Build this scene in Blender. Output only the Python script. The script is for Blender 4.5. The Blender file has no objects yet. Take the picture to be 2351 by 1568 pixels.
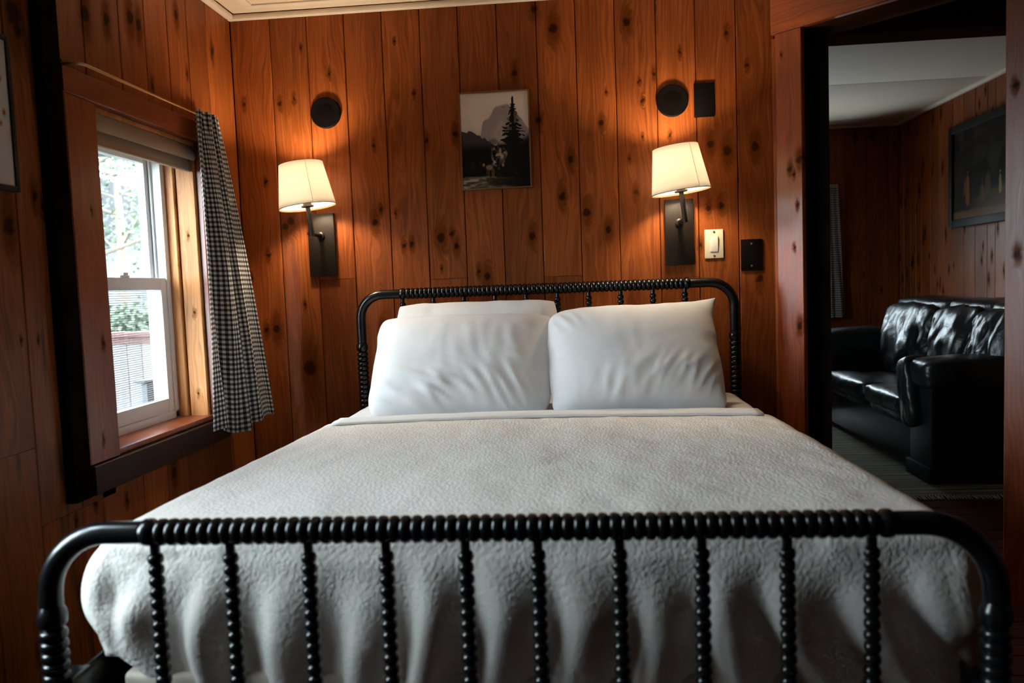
import bpy, bmesh, math, random
import numpy as np
from mathutils import Vector, Matrix, noise
random.seed(7)
PI = math.pi
sc = bpy.context.scene
col = sc.collection

# ------------------------------------------------------------------ camera
CAM_H = 1.16
F_PX, YAW, PITCH, ROLL = 1836.92, 0.0844482, 0.0701773, -0.0377109
fw = Vector((-math.sin(YAW)*math.cos(PITCH), math.cos(YAW)*math.cos(PITCH), -math.sin(PITCH)))
r0 = Vector((math.cos(YAW), math.sin(YAW), 0)); u0 = r0.cross(fw)
rt = math.cos(ROLL)*r0 + math.sin(ROLL)*u0
up = -math.sin(ROLL)*r0 + math.cos(ROLL)*u0
cam_d = bpy.data.cameras.new('camera')
cam = bpy.data.objects.new('camera', cam_d); col.objects.link(cam)
cam.matrix_world = Matrix(((rt.x, up.x, -fw.x, 0), (rt.y, up.y, -fw.y, 0), (rt.z, up.z, -fw.z, CAM_H), (0, 0, 0, 1)))
cam_d.sensor_width = 36; cam_d.lens = F_PX/2351*36
cam_d.clip_start = 0.02; cam_d.clip_end = 300
cam_d.dof.use_dof = True; cam_d.dof.focus_distance = 3.15; cam_d.dof.aperture_fstop = 3.2
sc.camera = cam

def ray(px, py):
    return fw + rt*((px-1175.5)/F_PX) - up*((py-784)/F_PX)
def on_axis(px, py, ax, val):
    d = ray(px, py); q = d*(val/d[ax]); q.z += CAM_H; return q

# ------------------------------------------------------------------ world, exposure
SKY = 38.0
LAMP = 580.0
w = bpy.data.worlds.new('sky'); sc.world = w; w.use_nodes = True
nt = w.node_tree; nt.nodes.clear()
o_ = nt.nodes.new('ShaderNodeOutputWorld'); b_ = nt.nodes.new('ShaderNodeBackground')
b_.inputs['Color'].default_value = (0.81, 0.91, 1.0, 1); b_.inputs['Strength'].default_value = SKY
nt.links.new(b_.outputs[0], o_.inputs[0])
vs = sc.view_settings
sc.display_settings.display_device = 'sRGB'
vs.view_transform = 'Standard'; vs.look = 'None'; vs.gamma = 1.0; vs.use_curve_mapping = False
vs.exposure = 0.0
try:
    sc.cycles.use_denoising = True
    sc.cycles.max_bounces = 8; sc.cycles.diffuse_bounces = 5; sc.cycles.transparent_max_bounces = 12
    sc.cycles.sample_clamp_indirect = 8.0
    sc.cycles.caustics_reflective = False; sc.cycles.caustics_refractive = False
except Exception:
    pass

# ------------------------------------------------------------------ materials
def mat(name):
    m = bpy.data.materials.new(name); m.use_nodes = True
    nt = m.node_tree
    return m, nt, nt.nodes['Principled BSDF'], nt.nodes['Material Output']
def N(nt, t, **kw):
    n = nt.nodes.new(t)
    for k, v in kw.items(): setattr(n, k, v)
    return n
def math_n(nt, op, a, b=None, c=None):
    n = N(nt, 'ShaderNodeMath', operation=op)
    for i, v in enumerate((a, b, c)):
        if v is None: continue
        if isinstance(v, (int, float)): n.inputs[i].default_value = v
        else: nt.links.new(v, n.inputs[i])
    return n.outputs[0]
def ramp(nt, fac, stops):
    n = N(nt, 'ShaderNodeValToRGB'); e = n.color_ramp.elements
    while len(e) > 1: e.remove(e[-1])
    for i, (p, c) in enumerate(stops):
        x = e[0] if i == 0 else e.new(p)
        x.position = p; x.color = (*c, 1) if len(c) == 3 else c
    nt.links.new(fac, n.inputs[0]); return n.outputs[0]
def mixc(nt, fac, a, b, mode='MIX'):
    n = N(nt, 'ShaderNodeMix', data_type='RGBA', blend_type=mode)
    for idx, v in ((0, fac), (6, a), (7, b)):
        if isinstance(v, (int, float)): n.inputs[idx].default_value = v
        elif isinstance(v, tuple): n.inputs[idx].default_value = (*v, 1) if len(v) == 3 else v
        else: nt.links.new(v, n.inputs[idx])
    return n.outputs[2]
def plain(name, c, rough=0.5, metal=0.0, nscale=40, bump=0.0, var=0.12, spec=None):
    m, nt, p, o = mat(name)
    tc = N(nt, 'ShaderNodeTexCoord'); nz = N(nt, 'ShaderNodeTexNoise')
    nz.inputs['Scale'].default_value = nscale; nz.inputs['Detail'].default_value = 4
    nt.links.new(tc.outputs['Object'], nz.inputs['Vector'])
    c2 = tuple(max(0, x*(1-2*var)) for x in c)
    nt.links.new(mixc(nt, nz.outputs['Fac'], c2, c), p.inputs['Base Color'])
    p.inputs['Roughness'].default_value = rough; p.inputs['Metallic'].default_value = metal
    if spec is not None: p.inputs['Specular IOR Level'].default_value = spec
    if bump:
        b = N(nt, 'ShaderNodeBump'); b.inputs['Strength'].default_value = bump; b.inputs['Distance'].default_value = 0.002
        nt.links.new(nz.outputs['Fac'], b.inputs['Height']); nt.links.new(b.outputs[0], p.inputs['Normal'])
    return m

# knot node group: vector (u,v) and knot (u,v,size) -> core, halo, push
g = bpy.data.node_groups.new('pine_knot', 'ShaderNodeTree')
g.interface.new_socket('P', in_out='INPUT', socket_type='NodeSocketVector')
g.interface.new_socket('K', in_out='INPUT', socket_type='NodeSocketVector')
for s in ('Core', 'Halo'): g.interface.new_socket(s, in_out='OUTPUT', socket_type='NodeSocketFloat')
gi = g.nodes.new('NodeGroupInput'); go = g.nodes.new('NodeGroupOutput')
sp = N(g, 'ShaderNodeSeparateXYZ'); sk = N(g, 'ShaderNodeSeparateXYZ')
g.links.new(gi.outputs['P'], sp.inputs[0]); g.links.new(gi.outputs['K'], sk.inputs[0])
du = math_n(g, 'SUBTRACT', sp.outputs[0], sk.outputs[0]); dv = math_n(g, 'SUBTRACT', sp.outputs[1], sk.outputs[1])
dv = math_n(g, 'MULTIPLY', dv, 0.8)
d2 = math_n(g, 'SQRT', math_n(g, 'ADD', math_n(g, 'MULTIPLY', du, du), math_n(g, 'MULTIPLY', dv, dv)))
dd = math_n(g, 'DIVIDE', d2, math_n(g, 'MAXIMUM', sk.outputs[2], 0.00005))
dvh = math_n(g, 'MULTIPLY', dv, 0.45)
d3 = math_n(g, 'SQRT', math_n(g, 'ADD', math_n(g, 'MULTIPLY', du, du), math_n(g, 'MULTIPLY', dvh, dvh)))
dh = math_n(g, 'DIVIDE', d3, math_n(g, 'MAXIMUM', sk.outputs[2], 0.00005))
for src, a, b, out in ((dd, 0.55, 1.15, 'Core'), (dh, 0.7, 2.3, 'Halo')):
    mr = N(g, 'ShaderNodeMapRange', interpolation_type='SMOOTHSTEP')
    mr.inputs['From Min'].default_value = a; mr.inputs['From Max'].default_value = b
    mr.inputs['To Min'].default_value = 1; mr.inputs['To Max'].default_value = 0
    g.links.new(src, mr.inputs['Value']); g.links.new(mr.outputs[0], go.inputs[out])

NK = 7
def pine(name, light, mid, dark, rough=0.44, stain=0.0, var=0.35, spec=0.2):
    m, nt, p, o = mat(name)
    tc = N(nt, 'ShaderNodeTexCoord'); oi = N(nt, 'ShaderNodeObjectInfo')
    sep = N(nt, 'ShaderNodeSeparateXYZ'); nt.links.new(tc.outputs['Object'], sep.inputs[0])
    rnd = math_n(nt, 'MULTIPLY', oi.outputs['Random'], 37.0)
    # low frequency wander
    cw = N(nt, 'ShaderNodeCombineXYZ')
    nt.links.new(math_n(nt, 'MULTIPLY', sep.outputs[0], 9.0), cw.inputs[0]); nt.links.new(math_n(nt, 'MULTIPLY', sep.outputs[2], 1.4), cw.inputs[1]); nt.links.new(rnd, cw.inputs[2])
    nw = N(nt, 'ShaderNodeTexNoise'); nw.inputs['Scale'].default_value = 1.0; nw.inputs['Detail'].default_value = 3
    nt.links.new(cw.outputs[0], nw.inputs['Vector'])
    # knots
    cwk = N(nt, 'ShaderNodeTexNoise'); cwk.inputs['Scale'].default_value = 45; cwk.inputs['Detail'].default_value = 3
    nt.links.new(tc.outputs['Object'], cwk.inputs['Vector'])
    off = math_n(nt, 'MULTIPLY', math_n(nt, 'SUBTRACT', cwk.outputs['Fac'], 0.5), 0.022)
    cp = N(nt, 'ShaderNodeCombineXYZ')
    nt.links.new(math_n(nt, 'ADD', sep.outputs[0], off), cp.inputs[0]); nt.links.new(math_n(nt, 'ADD', sep.outputs[2], off), cp.inputs[1])
    core = halo = None
    for i in range(NK):
        at = N(nt, 'ShaderNodeAttribute', attribute_type='OBJECT', attribute_name='k%d' % i)
        gn = N(nt, 'ShaderNodeGroup'); gn.node_tree = g
        nt.links.new(cp.outputs[0], gn.inputs['P']); nt.links.new(at.outputs['Vector'], gn.inputs['K'])
        core = gn.outputs['Core'] if core is None else math_n(nt, 'MAXIMUM', core, gn.outputs['Core'])
        halo = gn.outputs['Halo'] if halo is None else math_n(nt, 'MAXIMUM', halo, gn.outputs['Halo'])
    # grain: bands across the board, pushed sideways by wander and by knots
    uu = math_n(nt, 'ADD', sep.outputs[0], math_n(nt, 'MULTIPLY', nw.outputs['Fac'], 0.16))
    uu = math_n(nt, 'ADD', uu, math_n(nt, 'MULTIPLY', halo, 0.03))
    bands = math_n(nt, 'SINE', math_n(nt, 'ADD', math_n(nt, 'MULTIPLY', uu, 300.0), rnd))
    cg = N(nt, 'ShaderNodeCombineXYZ')
    nt.links.new(math_n(nt, 'MULTIPLY', uu, 150.0), cg.inputs[0]); nt.links.new(math_n(nt, 'MULTIPLY', sep.outputs[2], 3.0), cg.inputs[1]); nt.links.new(rnd, cg.inputs[2])
    ng = N(nt, 'ShaderNodeTexNoise'); ng.inputs['Scale'].default_value = 1.0; ng.inputs['Detail'].default_value = 5; ng.inputs['Roughness'].default_value = 0.6
    nt.links.new(cg.outputs[0], ng.inputs['Vector'])
    gf = math_n(nt, 'ADD', math_n(nt, 'MULTIPLY', ng.outputs['Fac'], 0.85), math_n(nt, 'MULTIPLY', bands, 0.035))
    c = ramp(nt, gf, [(0.22, dark), (0.45, mid), (0.68, light)])
    # blotches of age and per board tone
    cb = N(nt, 'ShaderNodeCombineXYZ')
    nt.links.new(math_n(nt, 'MULTIPLY', sep.outputs[0], 7.0), cb.inputs[0]); nt.links.new(math_n(nt, 'MULTIPLY', sep.outputs[2], 2.2), cb.inputs[1]); nt.links.new(math_n(nt, 'ADD', rnd, 5.0), cb.inputs[2])
    nb = N(nt, 'ShaderNodeTexNoise'); nb.inputs['Scale'].default_value = 1.0; nb.inputs['Detail'].default_value = 4
    nt.links.new(cb.outputs[0], nb.inputs['Vector'])
    bf = ramp(nt, nb.outputs['Fac'], [(0.3, (0.62, 0.55, 0.5)), (0.6, (1.05, 1.05, 1.05))])
    c = mixc(nt, 0.75, c, bf, 'MULTIPLY')
    tone = math_n(nt, 'ADD', math_n(nt, 'MULTIPLY', oi.outputs['Random'], var), 1.0-var*0.6)
    tn = N(nt, 'ShaderNodeCombineXYZ')
    for i in range(3): nt.links.new(tone, tn.inputs[i])
    c = mixc(nt, 1.0, c, tn.outputs[0], 'MULTIPLY')
    if stain:
        cs = N(nt, 'ShaderNodeCombineXYZ')
        nt.links.new(math_n(nt, 'MULTIPLY', sep.outputs[0], 22.0), cs.inputs[0]); nt.links.new(math_n(nt, 'MULTIPLY', sep.outputs[2], 2.6), cs.inputs[1]); nt.links.new(math_n(nt, 'ADD', rnd, 11.0), cs.inputs[2])
        ns = N(nt, 'ShaderNodeTexNoise'); ns.inputs['Scale'].default_value = 1.0; ns.inputs['Detail'].default_value = 2
        nt.links.new(cs.outputs[0], ns.inputs['Vector'])
        sf = ramp(nt, ns.outputs['Fac'], [(0.58, (0, 0, 0)), (0.7, (stain, stain, stain))])
        c = mixc(nt, sf, c, (0.02, 0.010, 0.006))
    c = mixc(nt, math_n(nt, 'MULTIPLY', halo, 0.7), c, tuple(x*0.30 for x in mid))
    c = mixc(nt, math_n(nt, 'MULTIPLY', core, 0.93), c, (0.022, 0.007, 0.003))
    nt.links.new(c, p.inputs['Base Color'])
    rr = math_n(nt, 'ADD', math_n(nt, 'MULTIPLY', ng.outputs['Fac'], 0.2), rough-0.1)
    nt.links.new(rr, p.inputs['Roughness'])
    bp = N(nt, 'ShaderNodeBump'); nt.links.new(math_n(nt, 'MULTIPLY', spec, math_n(nt, 'SUBTRACT', 1.0, math_n(nt, 'MULTIPLY', math_n(nt, 'MAXIMUM', core, halo), 0.92))), p.inputs['Specular IOR Level']); bp.inputs['Strength'].default_value = 0.12; bp.inputs['Distance'].default_value = 0.0015
    hh = math_n(nt, 'SUBTRACT', gf, math_n(nt, 'MULTIPLY', core, 0.5))
    nt.links.new(hh, bp.inputs['Height']); nt.links.new(bp.outputs[0], p.inputs['Normal'])
    return m

MAT = {}
MAT['pine'] = pine('knotty_pine', (0.365, 0.110, 0.026), (0.255, 0.064, 0.013), (0.15, 0.033, 0.006))
MAT['pine_stained_dim'] = pine('knotty_pine_stained_shaded', (0.33, 0.104, 0.026), (0.225, 0.060, 0.013), (0.12, 0.028, 0.006), stain=0.85)  # left wall's dimness put into a darker pine; streaks are its own stains
MAT['casing'] = pine('red_brown_casing', (0.36, 0.085, 0.022), (0.25, 0.052, 0.012), (0.15, 0.028, 0.006), rough=0.36, spec=0.6)
MAT['jamb'] = pine('raw_pine_jamb', (0.62, 0.30, 0.12), (0.50, 0.21, 0.07), (0.32, 0.11, 0.03))
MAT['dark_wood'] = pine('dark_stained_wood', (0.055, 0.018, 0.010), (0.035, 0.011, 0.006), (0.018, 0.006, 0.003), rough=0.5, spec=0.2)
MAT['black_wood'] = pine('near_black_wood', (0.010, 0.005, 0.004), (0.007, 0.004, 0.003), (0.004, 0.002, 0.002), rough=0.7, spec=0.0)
MAT['backing'] = plain('dark_wall_backing', (0.012, 0.005, 0.003), 0.9)
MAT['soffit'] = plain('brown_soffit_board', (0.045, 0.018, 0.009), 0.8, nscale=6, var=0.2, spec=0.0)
MAT['floor'] = pine('dark_floor_board', (0.10, 0.030, 0.014), (0.06, 0.017, 0.008), (0.03, 0.008, 0.004), rough=0.3)
MAT['ceil'] = plain('painted_ceiling_panel', (0.78, 0.64, 0.49), 0.75, nscale=9, var=0.05)
MAT['ceil_trim'] = plain('painted_ceiling_trim', (0.82, 0.71, 0.58), 0.6, nscale=20, var=0.05)
MAT['black_metal'] = plain('satin_black_paint', (0.0045, 0.0055, 0.0065), 0.24, nscale=60, var=0.2)
MAT['bronze'] = plain('dark_bronze_metal', (0.013, 0.0085, 0.006), 0.40, 0.25, nscale=80, var=0.15, spec=0.3)
MAT['black_plastic'] = plain('black_plastic', (0.004, 0.003, 0.003), 0.5, spec=0.06)
MAT['speaker'] = plain('black_speaker_mesh', (0.005, 0.0035, 0.003), 0.8, nscale=400, bump=0.6, spec=0.0)
MAT['ivory'] = plain('ivory_plastic', (0.68, 0.58, 0.42), 0.35, var=0.03)
MAT['white_plastic'] = plain('white_rocker_plastic', (0.80, 0.74, 0.64), 0.3, var=0.03)
MAT['vinyl'] = plain('white_vinyl', (0.80, 0.80, 0.80), 0.4, nscale=15, var=0.03)
MAT['screw'] = plain('bright_screw', (0.7, 0.68, 0.62), 0.25, 0.9)
MAT['rod'] = plain('brass_rod', (0.55, 0.36, 0.18), 0.3, 0.9)
MAT['gold_frame'] = plain('thin_brown_wood_frame', (0.20, 0.085, 0.025), 0.45, var=0.2)
MAT['black_frame'] = plain('black_picture_frame', (0.012, 0.009, 0.007), 0.5, spec=0.15)
MAT['white_mat'] = plain('white_print_paper', (0.62, 0.58, 0.54), 0.7, nscale=5, var=0.05)
MAT['box_spring'] = plain('cream_ticking', (0.70, 0.62, 0.50), 0.8, nscale=300, bump=0.3)

def fabric(name, c, scale, bump, dist, kind='noise', stretch=(1, 1, 1), sheen=0.2):
    m, nt, p, o = mat(name)
    tc = N(nt, 'ShaderNodeTexCoord'); mp = N(nt, 'ShaderNodeMapping'); mp.inputs['Scale'].default_value = stretch
    nt.links.new(tc.outputs['Object'], mp.inputs[0])
    nz = N(nt, 'ShaderNodeTexNoise'); nz.inputs['Scale'].default_value = scale; nz.inputs['Detail'].default_value = 5; nz.inputs['Roughness'].default_value = 0.6
    nt.links.new(mp.outputs[0], nz.inputs['Vector'])
    h = nz.outputs['Fac']
    if kind == 'quilt':
        vo = N(nt, 'ShaderNodeTexVoronoi'); vo.inputs['Scale'].default_value = scale*1.3
        nt.links.new(mp.outputs[0], vo.inputs['Vector'])
        h = math_n(nt, 'ADD', math_n(nt, 'MULTIPLY', vo.outputs['Distance'], -0.6), nz.outputs['Fac'])
    c2 = tuple(x*0.86 for x in c)
    nt.links.new(mixc(nt, nz.outputs['Fac'], c2, c), p.inputs['Base Color'])
    p.inputs['Roughness'].default_value = 0.9
    p.inputs['Sheen Weight'].default_value = sheen
    b = N(nt, 'ShaderNodeBump'); b.inputs['Strength'].default_value = bump; b.inputs['Distance'].default_value = dist
    nt.links.new(h, b.inputs['Height']); nt.links.new(b.outputs[0], p.inputs['Normal'])
    return m
MAT['coverlet'] = fabric('quilted_white_cotton', (0.88, 0.83, 0.76), 105, 0.5, 0.004, 'quilt', (1, 0.6, 1))
MAT['sheet'] = fabric('white_sheet_cotton', (0.82, 0.81, 0.81), 30, 0.15, 0.003)
MAT['pillow'] = fabric('white_pillow_cotton', (0.83, 0.82, 0.82), 14, 0.25, 0.006)
MAT['mattress'] = fabric('white_mattress_ticking', (0.75, 0.73, 0.70), 60, 0.2, 0.003)
MAT['blind'] = fabric('taupe_blind_fabric', (0.34, 0.205, 0.11), 200, 0.2, 0.001)
def leather():
    m, nt, p, o = mat('black_leather')
    tc = N(nt, 'ShaderNodeTexCoord')
    nz = N(nt, 'ShaderNodeTexNoise'); nz.inputs['Scale'].default_value = 9; nz.inputs['Detail'].default_value = 5; nz.inputs['Distortion'].default_value = 0.8
    nt.links.new(tc.outputs['Object'], nz.inputs['Vector'])
    p.inputs['Base Color'].default_value = (0.006, 0.007, 0.008, 1); p.inputs['Roughness'].default_value = 0.36
    p.inputs['Specular IOR Level'].default_value = 0.36
    b = N(nt, 'ShaderNodeBump'); b.inputs['Strength'].default_value = 0.5; b.inputs['Distance'].default_value = 0.02
    nt.links.new(nz.outputs['Fac'], b.inputs['Height']); nt.links.new(b.outputs[0], p.inputs['Normal'])
    return m
MAT['leather'] = leather()
MAT['leather_dull'] = plain('dull_black_leather', (0.006, 0.0065, 0.007), 0.5, nscale=30, spec=0.12)
def gingham(name, white, black, pitch):
    m, nt, p, o = mat(name)
    uv = N(nt, 'ShaderNodeUVMap', uv_map='UVMap'); s = N(nt, 'ShaderNodeSeparateXYZ'); nt.links.new(uv.outputs[0], s.inputs[0])
    fs = []
    for i in (0, 1):
        f = math_n(nt, 'FRACT', math_n(nt, 'DIVIDE', s.outputs[i], pitch))
        fs.append(math_n(nt, 'GREATER_THAN', f, 0.5))
    k = math_n(nt, 'MULTIPLY', math_n(nt, 'ADD', fs[0], fs[1]), 0.5)
    mid = tuple(b + (a-b)*0.20 for a, b in zip(white, black))
    c = ramp(nt, k, [(0.0, white), (0.3, mid), (0.75, black)])
    c.node.color_ramp.interpolation = 'CONSTANT'
    nt.links.new(c, p.inputs['Base Color']); p.inputs['Roughness'].default_value = 0.9
    tr = N(nt, 'ShaderNodeBsdfTranslucent'); nt.links.new(c, tr.inputs['Color'])
    mx = N(nt, 'ShaderNodeMixShader'); mx.inputs[0].default_value = 0.2
    nt.links.new(p.outputs[0], mx.inputs[1]); nt.links.new(tr.outputs[0], mx.inputs[2]); nt.links.new(mx.outputs[0], o.inputs[0])
    return m
MAT['gingham'] = gingham('black_white_gingham', (0.84, 0.82, 0.80), (0.010, 0.009, 0.010), 0.0185)
def glass():
    m, nt, p, o = mat('window_glass')
    nt.nodes.remove(p)
    t = N(nt, 'ShaderNodeBsdfTransparent'); t.inputs[0].default_value = (0.90, 0.94, 0.94, 1)
    gl = N(nt, 'ShaderNodeBsdfGlossy'); gl.inputs['Roughness'].default_value = 0.02
    fr = N(nt, 'ShaderNodeFresnel'); fr.inputs['IOR'].default_value = 1.45
    gm = N(nt, 'ShaderNodeNewGeometry'); mx = N(nt, 'ShaderNodeMixShader'); nt.links.new(math_n(nt, 'MULTIPLY', fr.outputs[0], math_n(nt, 'SUBTRACT', 1.0, gm.outputs['Backfacing'])), mx.inputs[0]); nt.links.new(t.outputs[0], mx.inputs[1]); nt.links.new(gl.outputs[0], mx.inputs[2])
    nt.links.new(mx.outputs[0], o.inputs[0]); return m
MAT['glass'] = glass()
def screen():
    m, nt, p, o = mat('insect_screen_mesh')
    tc = N(nt, 'ShaderNodeTexCoord'); s = N(nt, 'ShaderNodeSeparateXYZ'); nt.links.new(tc.outputs['Object'], s.inputs[0])
    fs = [math_n(nt, 'GREATER_THAN', math_n(nt, 'FRACT', math_n(nt, 'MULTIPLY', s.outputs[i], 120.0)), 0.80) for i in (1, 2)]
    k = math_n(nt, 'MAXIMUM', fs[0], fs[1])
    p.inputs['Base Color'].default_value = (0.18, 0.18, 0.18, 1)
    t = N(nt, 'ShaderNodeBsdfTransparent')
    mx = N(nt, 'ShaderNodeMixShader'); nt.links.new(k, mx.inputs[0]); nt.links.new(t.outputs[0], mx.inputs[1]); nt.links.new(p.outputs[0], mx.inputs[2])
    nt.links.new(mx.outputs[0], o.inputs[0]); return m
MAT['screen'] = screen()
def shade_mat():
    m, nt, p, o = mat('white_linen_shade')
    tc = N(nt, 'ShaderNodeTexCoord'); nz = N(nt, 'ShaderNodeTexNoise'); nz.inputs['Scale'].default_value = 90
    nt.links.new(tc.outputs['Object'], nz.inputs['Vector'])
    c = mixc(nt, nz.outputs['Fac'], (0.84, 0.80, 0.72), (0.90, 0.87, 0.80))
    nt.links.new(c, p.inputs['Base Color']); p.inputs['Roughness'].default_value = 0.9
    tr = N(nt, 'ShaderNodeBsdfTranslucent'); nt.links.new(c, tr.inputs['Color'])
    mx = N(nt, 'ShaderNodeMixShader'); mx.inputs[0].default_value = 0.60
    nt.links.new(p.outputs[0], mx.inputs[1]); nt.links.new(tr.outputs[0], mx.inputs[2]); nt.links.new(mx.outputs[0], o.inputs[0]); return m
MAT['shade'] = shade_mat()
def emit(name, c, s):
    m, nt, p, o = mat(name); nt.nodes.remove(p)
    e = N(nt, 'ShaderNodeEmission'); e.inputs[0].default_value = (*c, 1); e.inputs[1].default_value = s
    nt.links.new(e.outputs[0], o.inputs[0]); return m
MAT['bulb'] = emit('warm_bulb', (1.0, 0.80, 0.55), LAMP)
def painted(name, rough):
    m, nt, p, o = mat(name)
    a = N(nt, 'ShaderNodeAttribute', attribute_type='GEOMETRY', attribute_name='paint')
    nt.links.new(a.outputs['Color'], p.inputs['Base Color']); p.inputs['Roughness'].default_value = rough; p.inputs['Specular IOR Level'].default_value = 0.08; return m
MAT['paint'] = painted('printed_picture', 0.5)
def rug_mat():
    m, nt, p, o = mat('striped_woven_rug')
    tc = N(nt, 'ShaderNodeTexCoord'); mp = N(nt, 'ShaderNodeMapping'); mp.inputs['Scale'].default_value = (0.8, 34, 1)
    nt.links.new(tc.outputs['Object'], mp.inputs[0])
    nz = N(nt, 'ShaderNodeTexNoise'); nz.inputs['Scale'].default_value = 1.0; nz.inputs['Detail'].default_value = 3
    nt.links.new(mp.outputs[0], nz.inputs['Vector'])
    c = ramp(nt, nz.outputs['Fac'], [(0.36, (0.012, 0.010, 0.008)), (0.5, (0.07, 0.054, 0.034)), (0.66, (0.20, 0.16, 0.105))])
    nt.links.new(c, p.inputs['Base Color']); p.inputs['Roughness'].default_value = 0.95
    return m
MAT['rug'] = rug_mat()
MAT['fringe'] = plain('rug_fringe_cotton', (0.16, 0.125, 0.08), 0.9)
MAT['leaf'] = plain('tree_leaves', (0.042, 0.066, 0.030), 0.6, nscale=3, var=0.3)
MAT['leaf2'] = plain('shrub_leaves', (0.045, 0.062, 0.032), 0.6, nscale=3, var=0.3)
MAT['bark'] = plain('tree_bark', (0.10, 0.08, 0.06), 0.9, nscale=12, var=0.3)
MAT['lawn'] = plain('lawn_ground', (0.05, 0.06, 0.028), 0.95, nscale=2, var=0.3)
MAT['fence'] = plain('weathered_fence_board', (0.15, 0.132, 0.124), 0.85, nscale=14, var=0.15)
MAT['fence_cap'] = plain('red_brown_fence_cap', (0.12, 0.056, 0.046), 0.8, nscale=14, var=0.15)
MAT['deck'] = plain('grey_deck_board', (0.05, 0.054, 0.06), 0.8, nscale=14, var=0.15)
MAT['siding'] = plain('white_siding', (0.07, 0.073, 0.078), 0.7, nscale=3, var=0.06)
MAT['roof'] = plain('grey_roof', (0.03, 0.03, 0.032), 0.9, nscale=6, var=0.2)
MAT['dark_glass'] = plain('dark_window_glass', (0.025, 0.027, 0.03), 0.3)
MAT['chair_paint'] = plain('grey_painted_chair', (0.025, 0.028, 0.03), 0.7)

# ------------------------------------------------------------------ mesh helpers
class MB:
    def __init__(s): s.bm = bmesh.new()
    def box(s, a, b, bev=0.0, mtx=None):
        a = Vector(a); b = Vector(b); c = (a+b)/2; d = b-a
        m = Matrix.Translation(c) @ Matrix.Diagonal((abs(d.x), abs(d.y), abs(d.z), 1))
        if mtx is not None: m = mtx @ m
        r = bmesh.ops.create_cube(s.bm, size=1, matrix=m)
        if bev:
            ed = list({e for v in r['verts'] for e in v.link_edges})
            bmesh.ops.bevel(s.bm, geom=ed, offset=bev, segments=2, affect='EDGES', profile=0.6)
        return s
    def ring_surf(s, rings, closed_u=True, cap0=False, cap1=False):
        bv = [[s.bm.verts.new(p) for p in r] for r in rings]
        n = len(bv[0])
        for i in range(len(bv)-1):
            for j in range(n if closed_u else n-1):
                k = (j+1) % n
                try: s.bm.faces.new((bv[i][j], bv[i][k], bv[i+1][k], bv[i+1][j]))
                except ValueError: pass
        if cap0: s.bm.faces.new(list(reversed(bv[0])))
        if cap1: s.bm.faces.new(bv[-1])
        return s
    def tube(s, pts, r, seg=12, cap=True):
        pts = [Vector(p) for p in pts]; rs = r if isinstance(r, (list, tuple)) else [r]*len(pts)
        t = (pts[1]-pts[0]).normalized(); nrm = t.orthogonal().normalized(); rings = []
        for i, p in enumerate(pts):
            if i == 0: t2 = (pts[1]-pts[0])
            elif i == len(pts)-1: t2 = pts[-1]-pts[-2]
            else: t2 = (pts[i+1]-pts[i]).normalized()+(pts[i]-pts[i-1]).normalized()
            t2 = t2.normalized() if t2.length > 1e-9 else t
            nrm = (nrm - t2*nrm.dot(t2)).normalized(); b = t2.cross(nrm)
            rings.append([p + (nrm*math.cos(2*PI*k/seg)+b*math.sin(2*PI*k/seg))*rs[i] for k in range(seg)])
            t = t2
        return s.ring_surf(rings, True, cap, cap)
    def lathe(s, prof, p0, axis, seg=20, cap=True):
        ax = Vector(axis).normalized(); n = ax.orthogonal().normalized(); b = ax.cross(n); p0 = Vector(p0)
        return s.ring_surf([[p0+ax*h+(n*math.cos(2*PI*k/seg)+b*math.sin(2*PI*k/seg))*r for k in range(seg)] for r, h in prof], True, cap, cap)
    def poly_prism(s, pts, y0, y1):
        """pts in xz, extruded along y"""
        a = [s.bm.verts.new((x, y0, z)) for x, z in pts]; b = [s.bm.verts.new((x, y1, z)) for x, z in pts]
        s.bm.faces.new(a); s.bm.faces.new(list(reversed(b)))
        n = len(pts)
        for i in range(n): s.bm.faces.new((a[i], b[i], b[(i+1) % n], a[(i+1) % n]))
        return s
    def build(s, name, m, parent=None, smooth=True, ang=40):
        bmesh.ops.recalc_face_normals(s.bm, faces=s.bm.faces)
        me = bpy.data.meshes.new(name); s.bm.to_mesh(me); s.bm.free()
        me.materials.append(MAT[m] if isinstance(m, str) else m)
        if smooth:
            me.shade_smooth(); me.set_sharp_from_angle(angle=math.radians(ang))
        o = bpy.data.objects.new(name, me); col.objects.link(o)
        if parent: o.parent = parent
        return o
def empty(name, loc, rz=0):
    o = bpy.data.objects.new(name, None); col.objects.link(o); o.location = loc; o.rotation_euler = (0, 0, rz)
    o.empty_display_size = 0.05; return o
def tag(o, label=None, cat=None, group=None, kind=None):
    for k, v in (('label', label), ('category', cat), ('group', group), ('kind', kind)):
        if v: o[k] = v
    return o
def structure(name, loc=(0, 0, 0), rz=0):
    return tag(empty(name, loc, rz), kind='structure')
def copy_tree(o, parent=None):
    c = o.copy(); col.objects.link(c)
    if parent: c.parent = parent
    for ch in list(o.children): copy_tree(ch, c)
    return c
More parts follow.
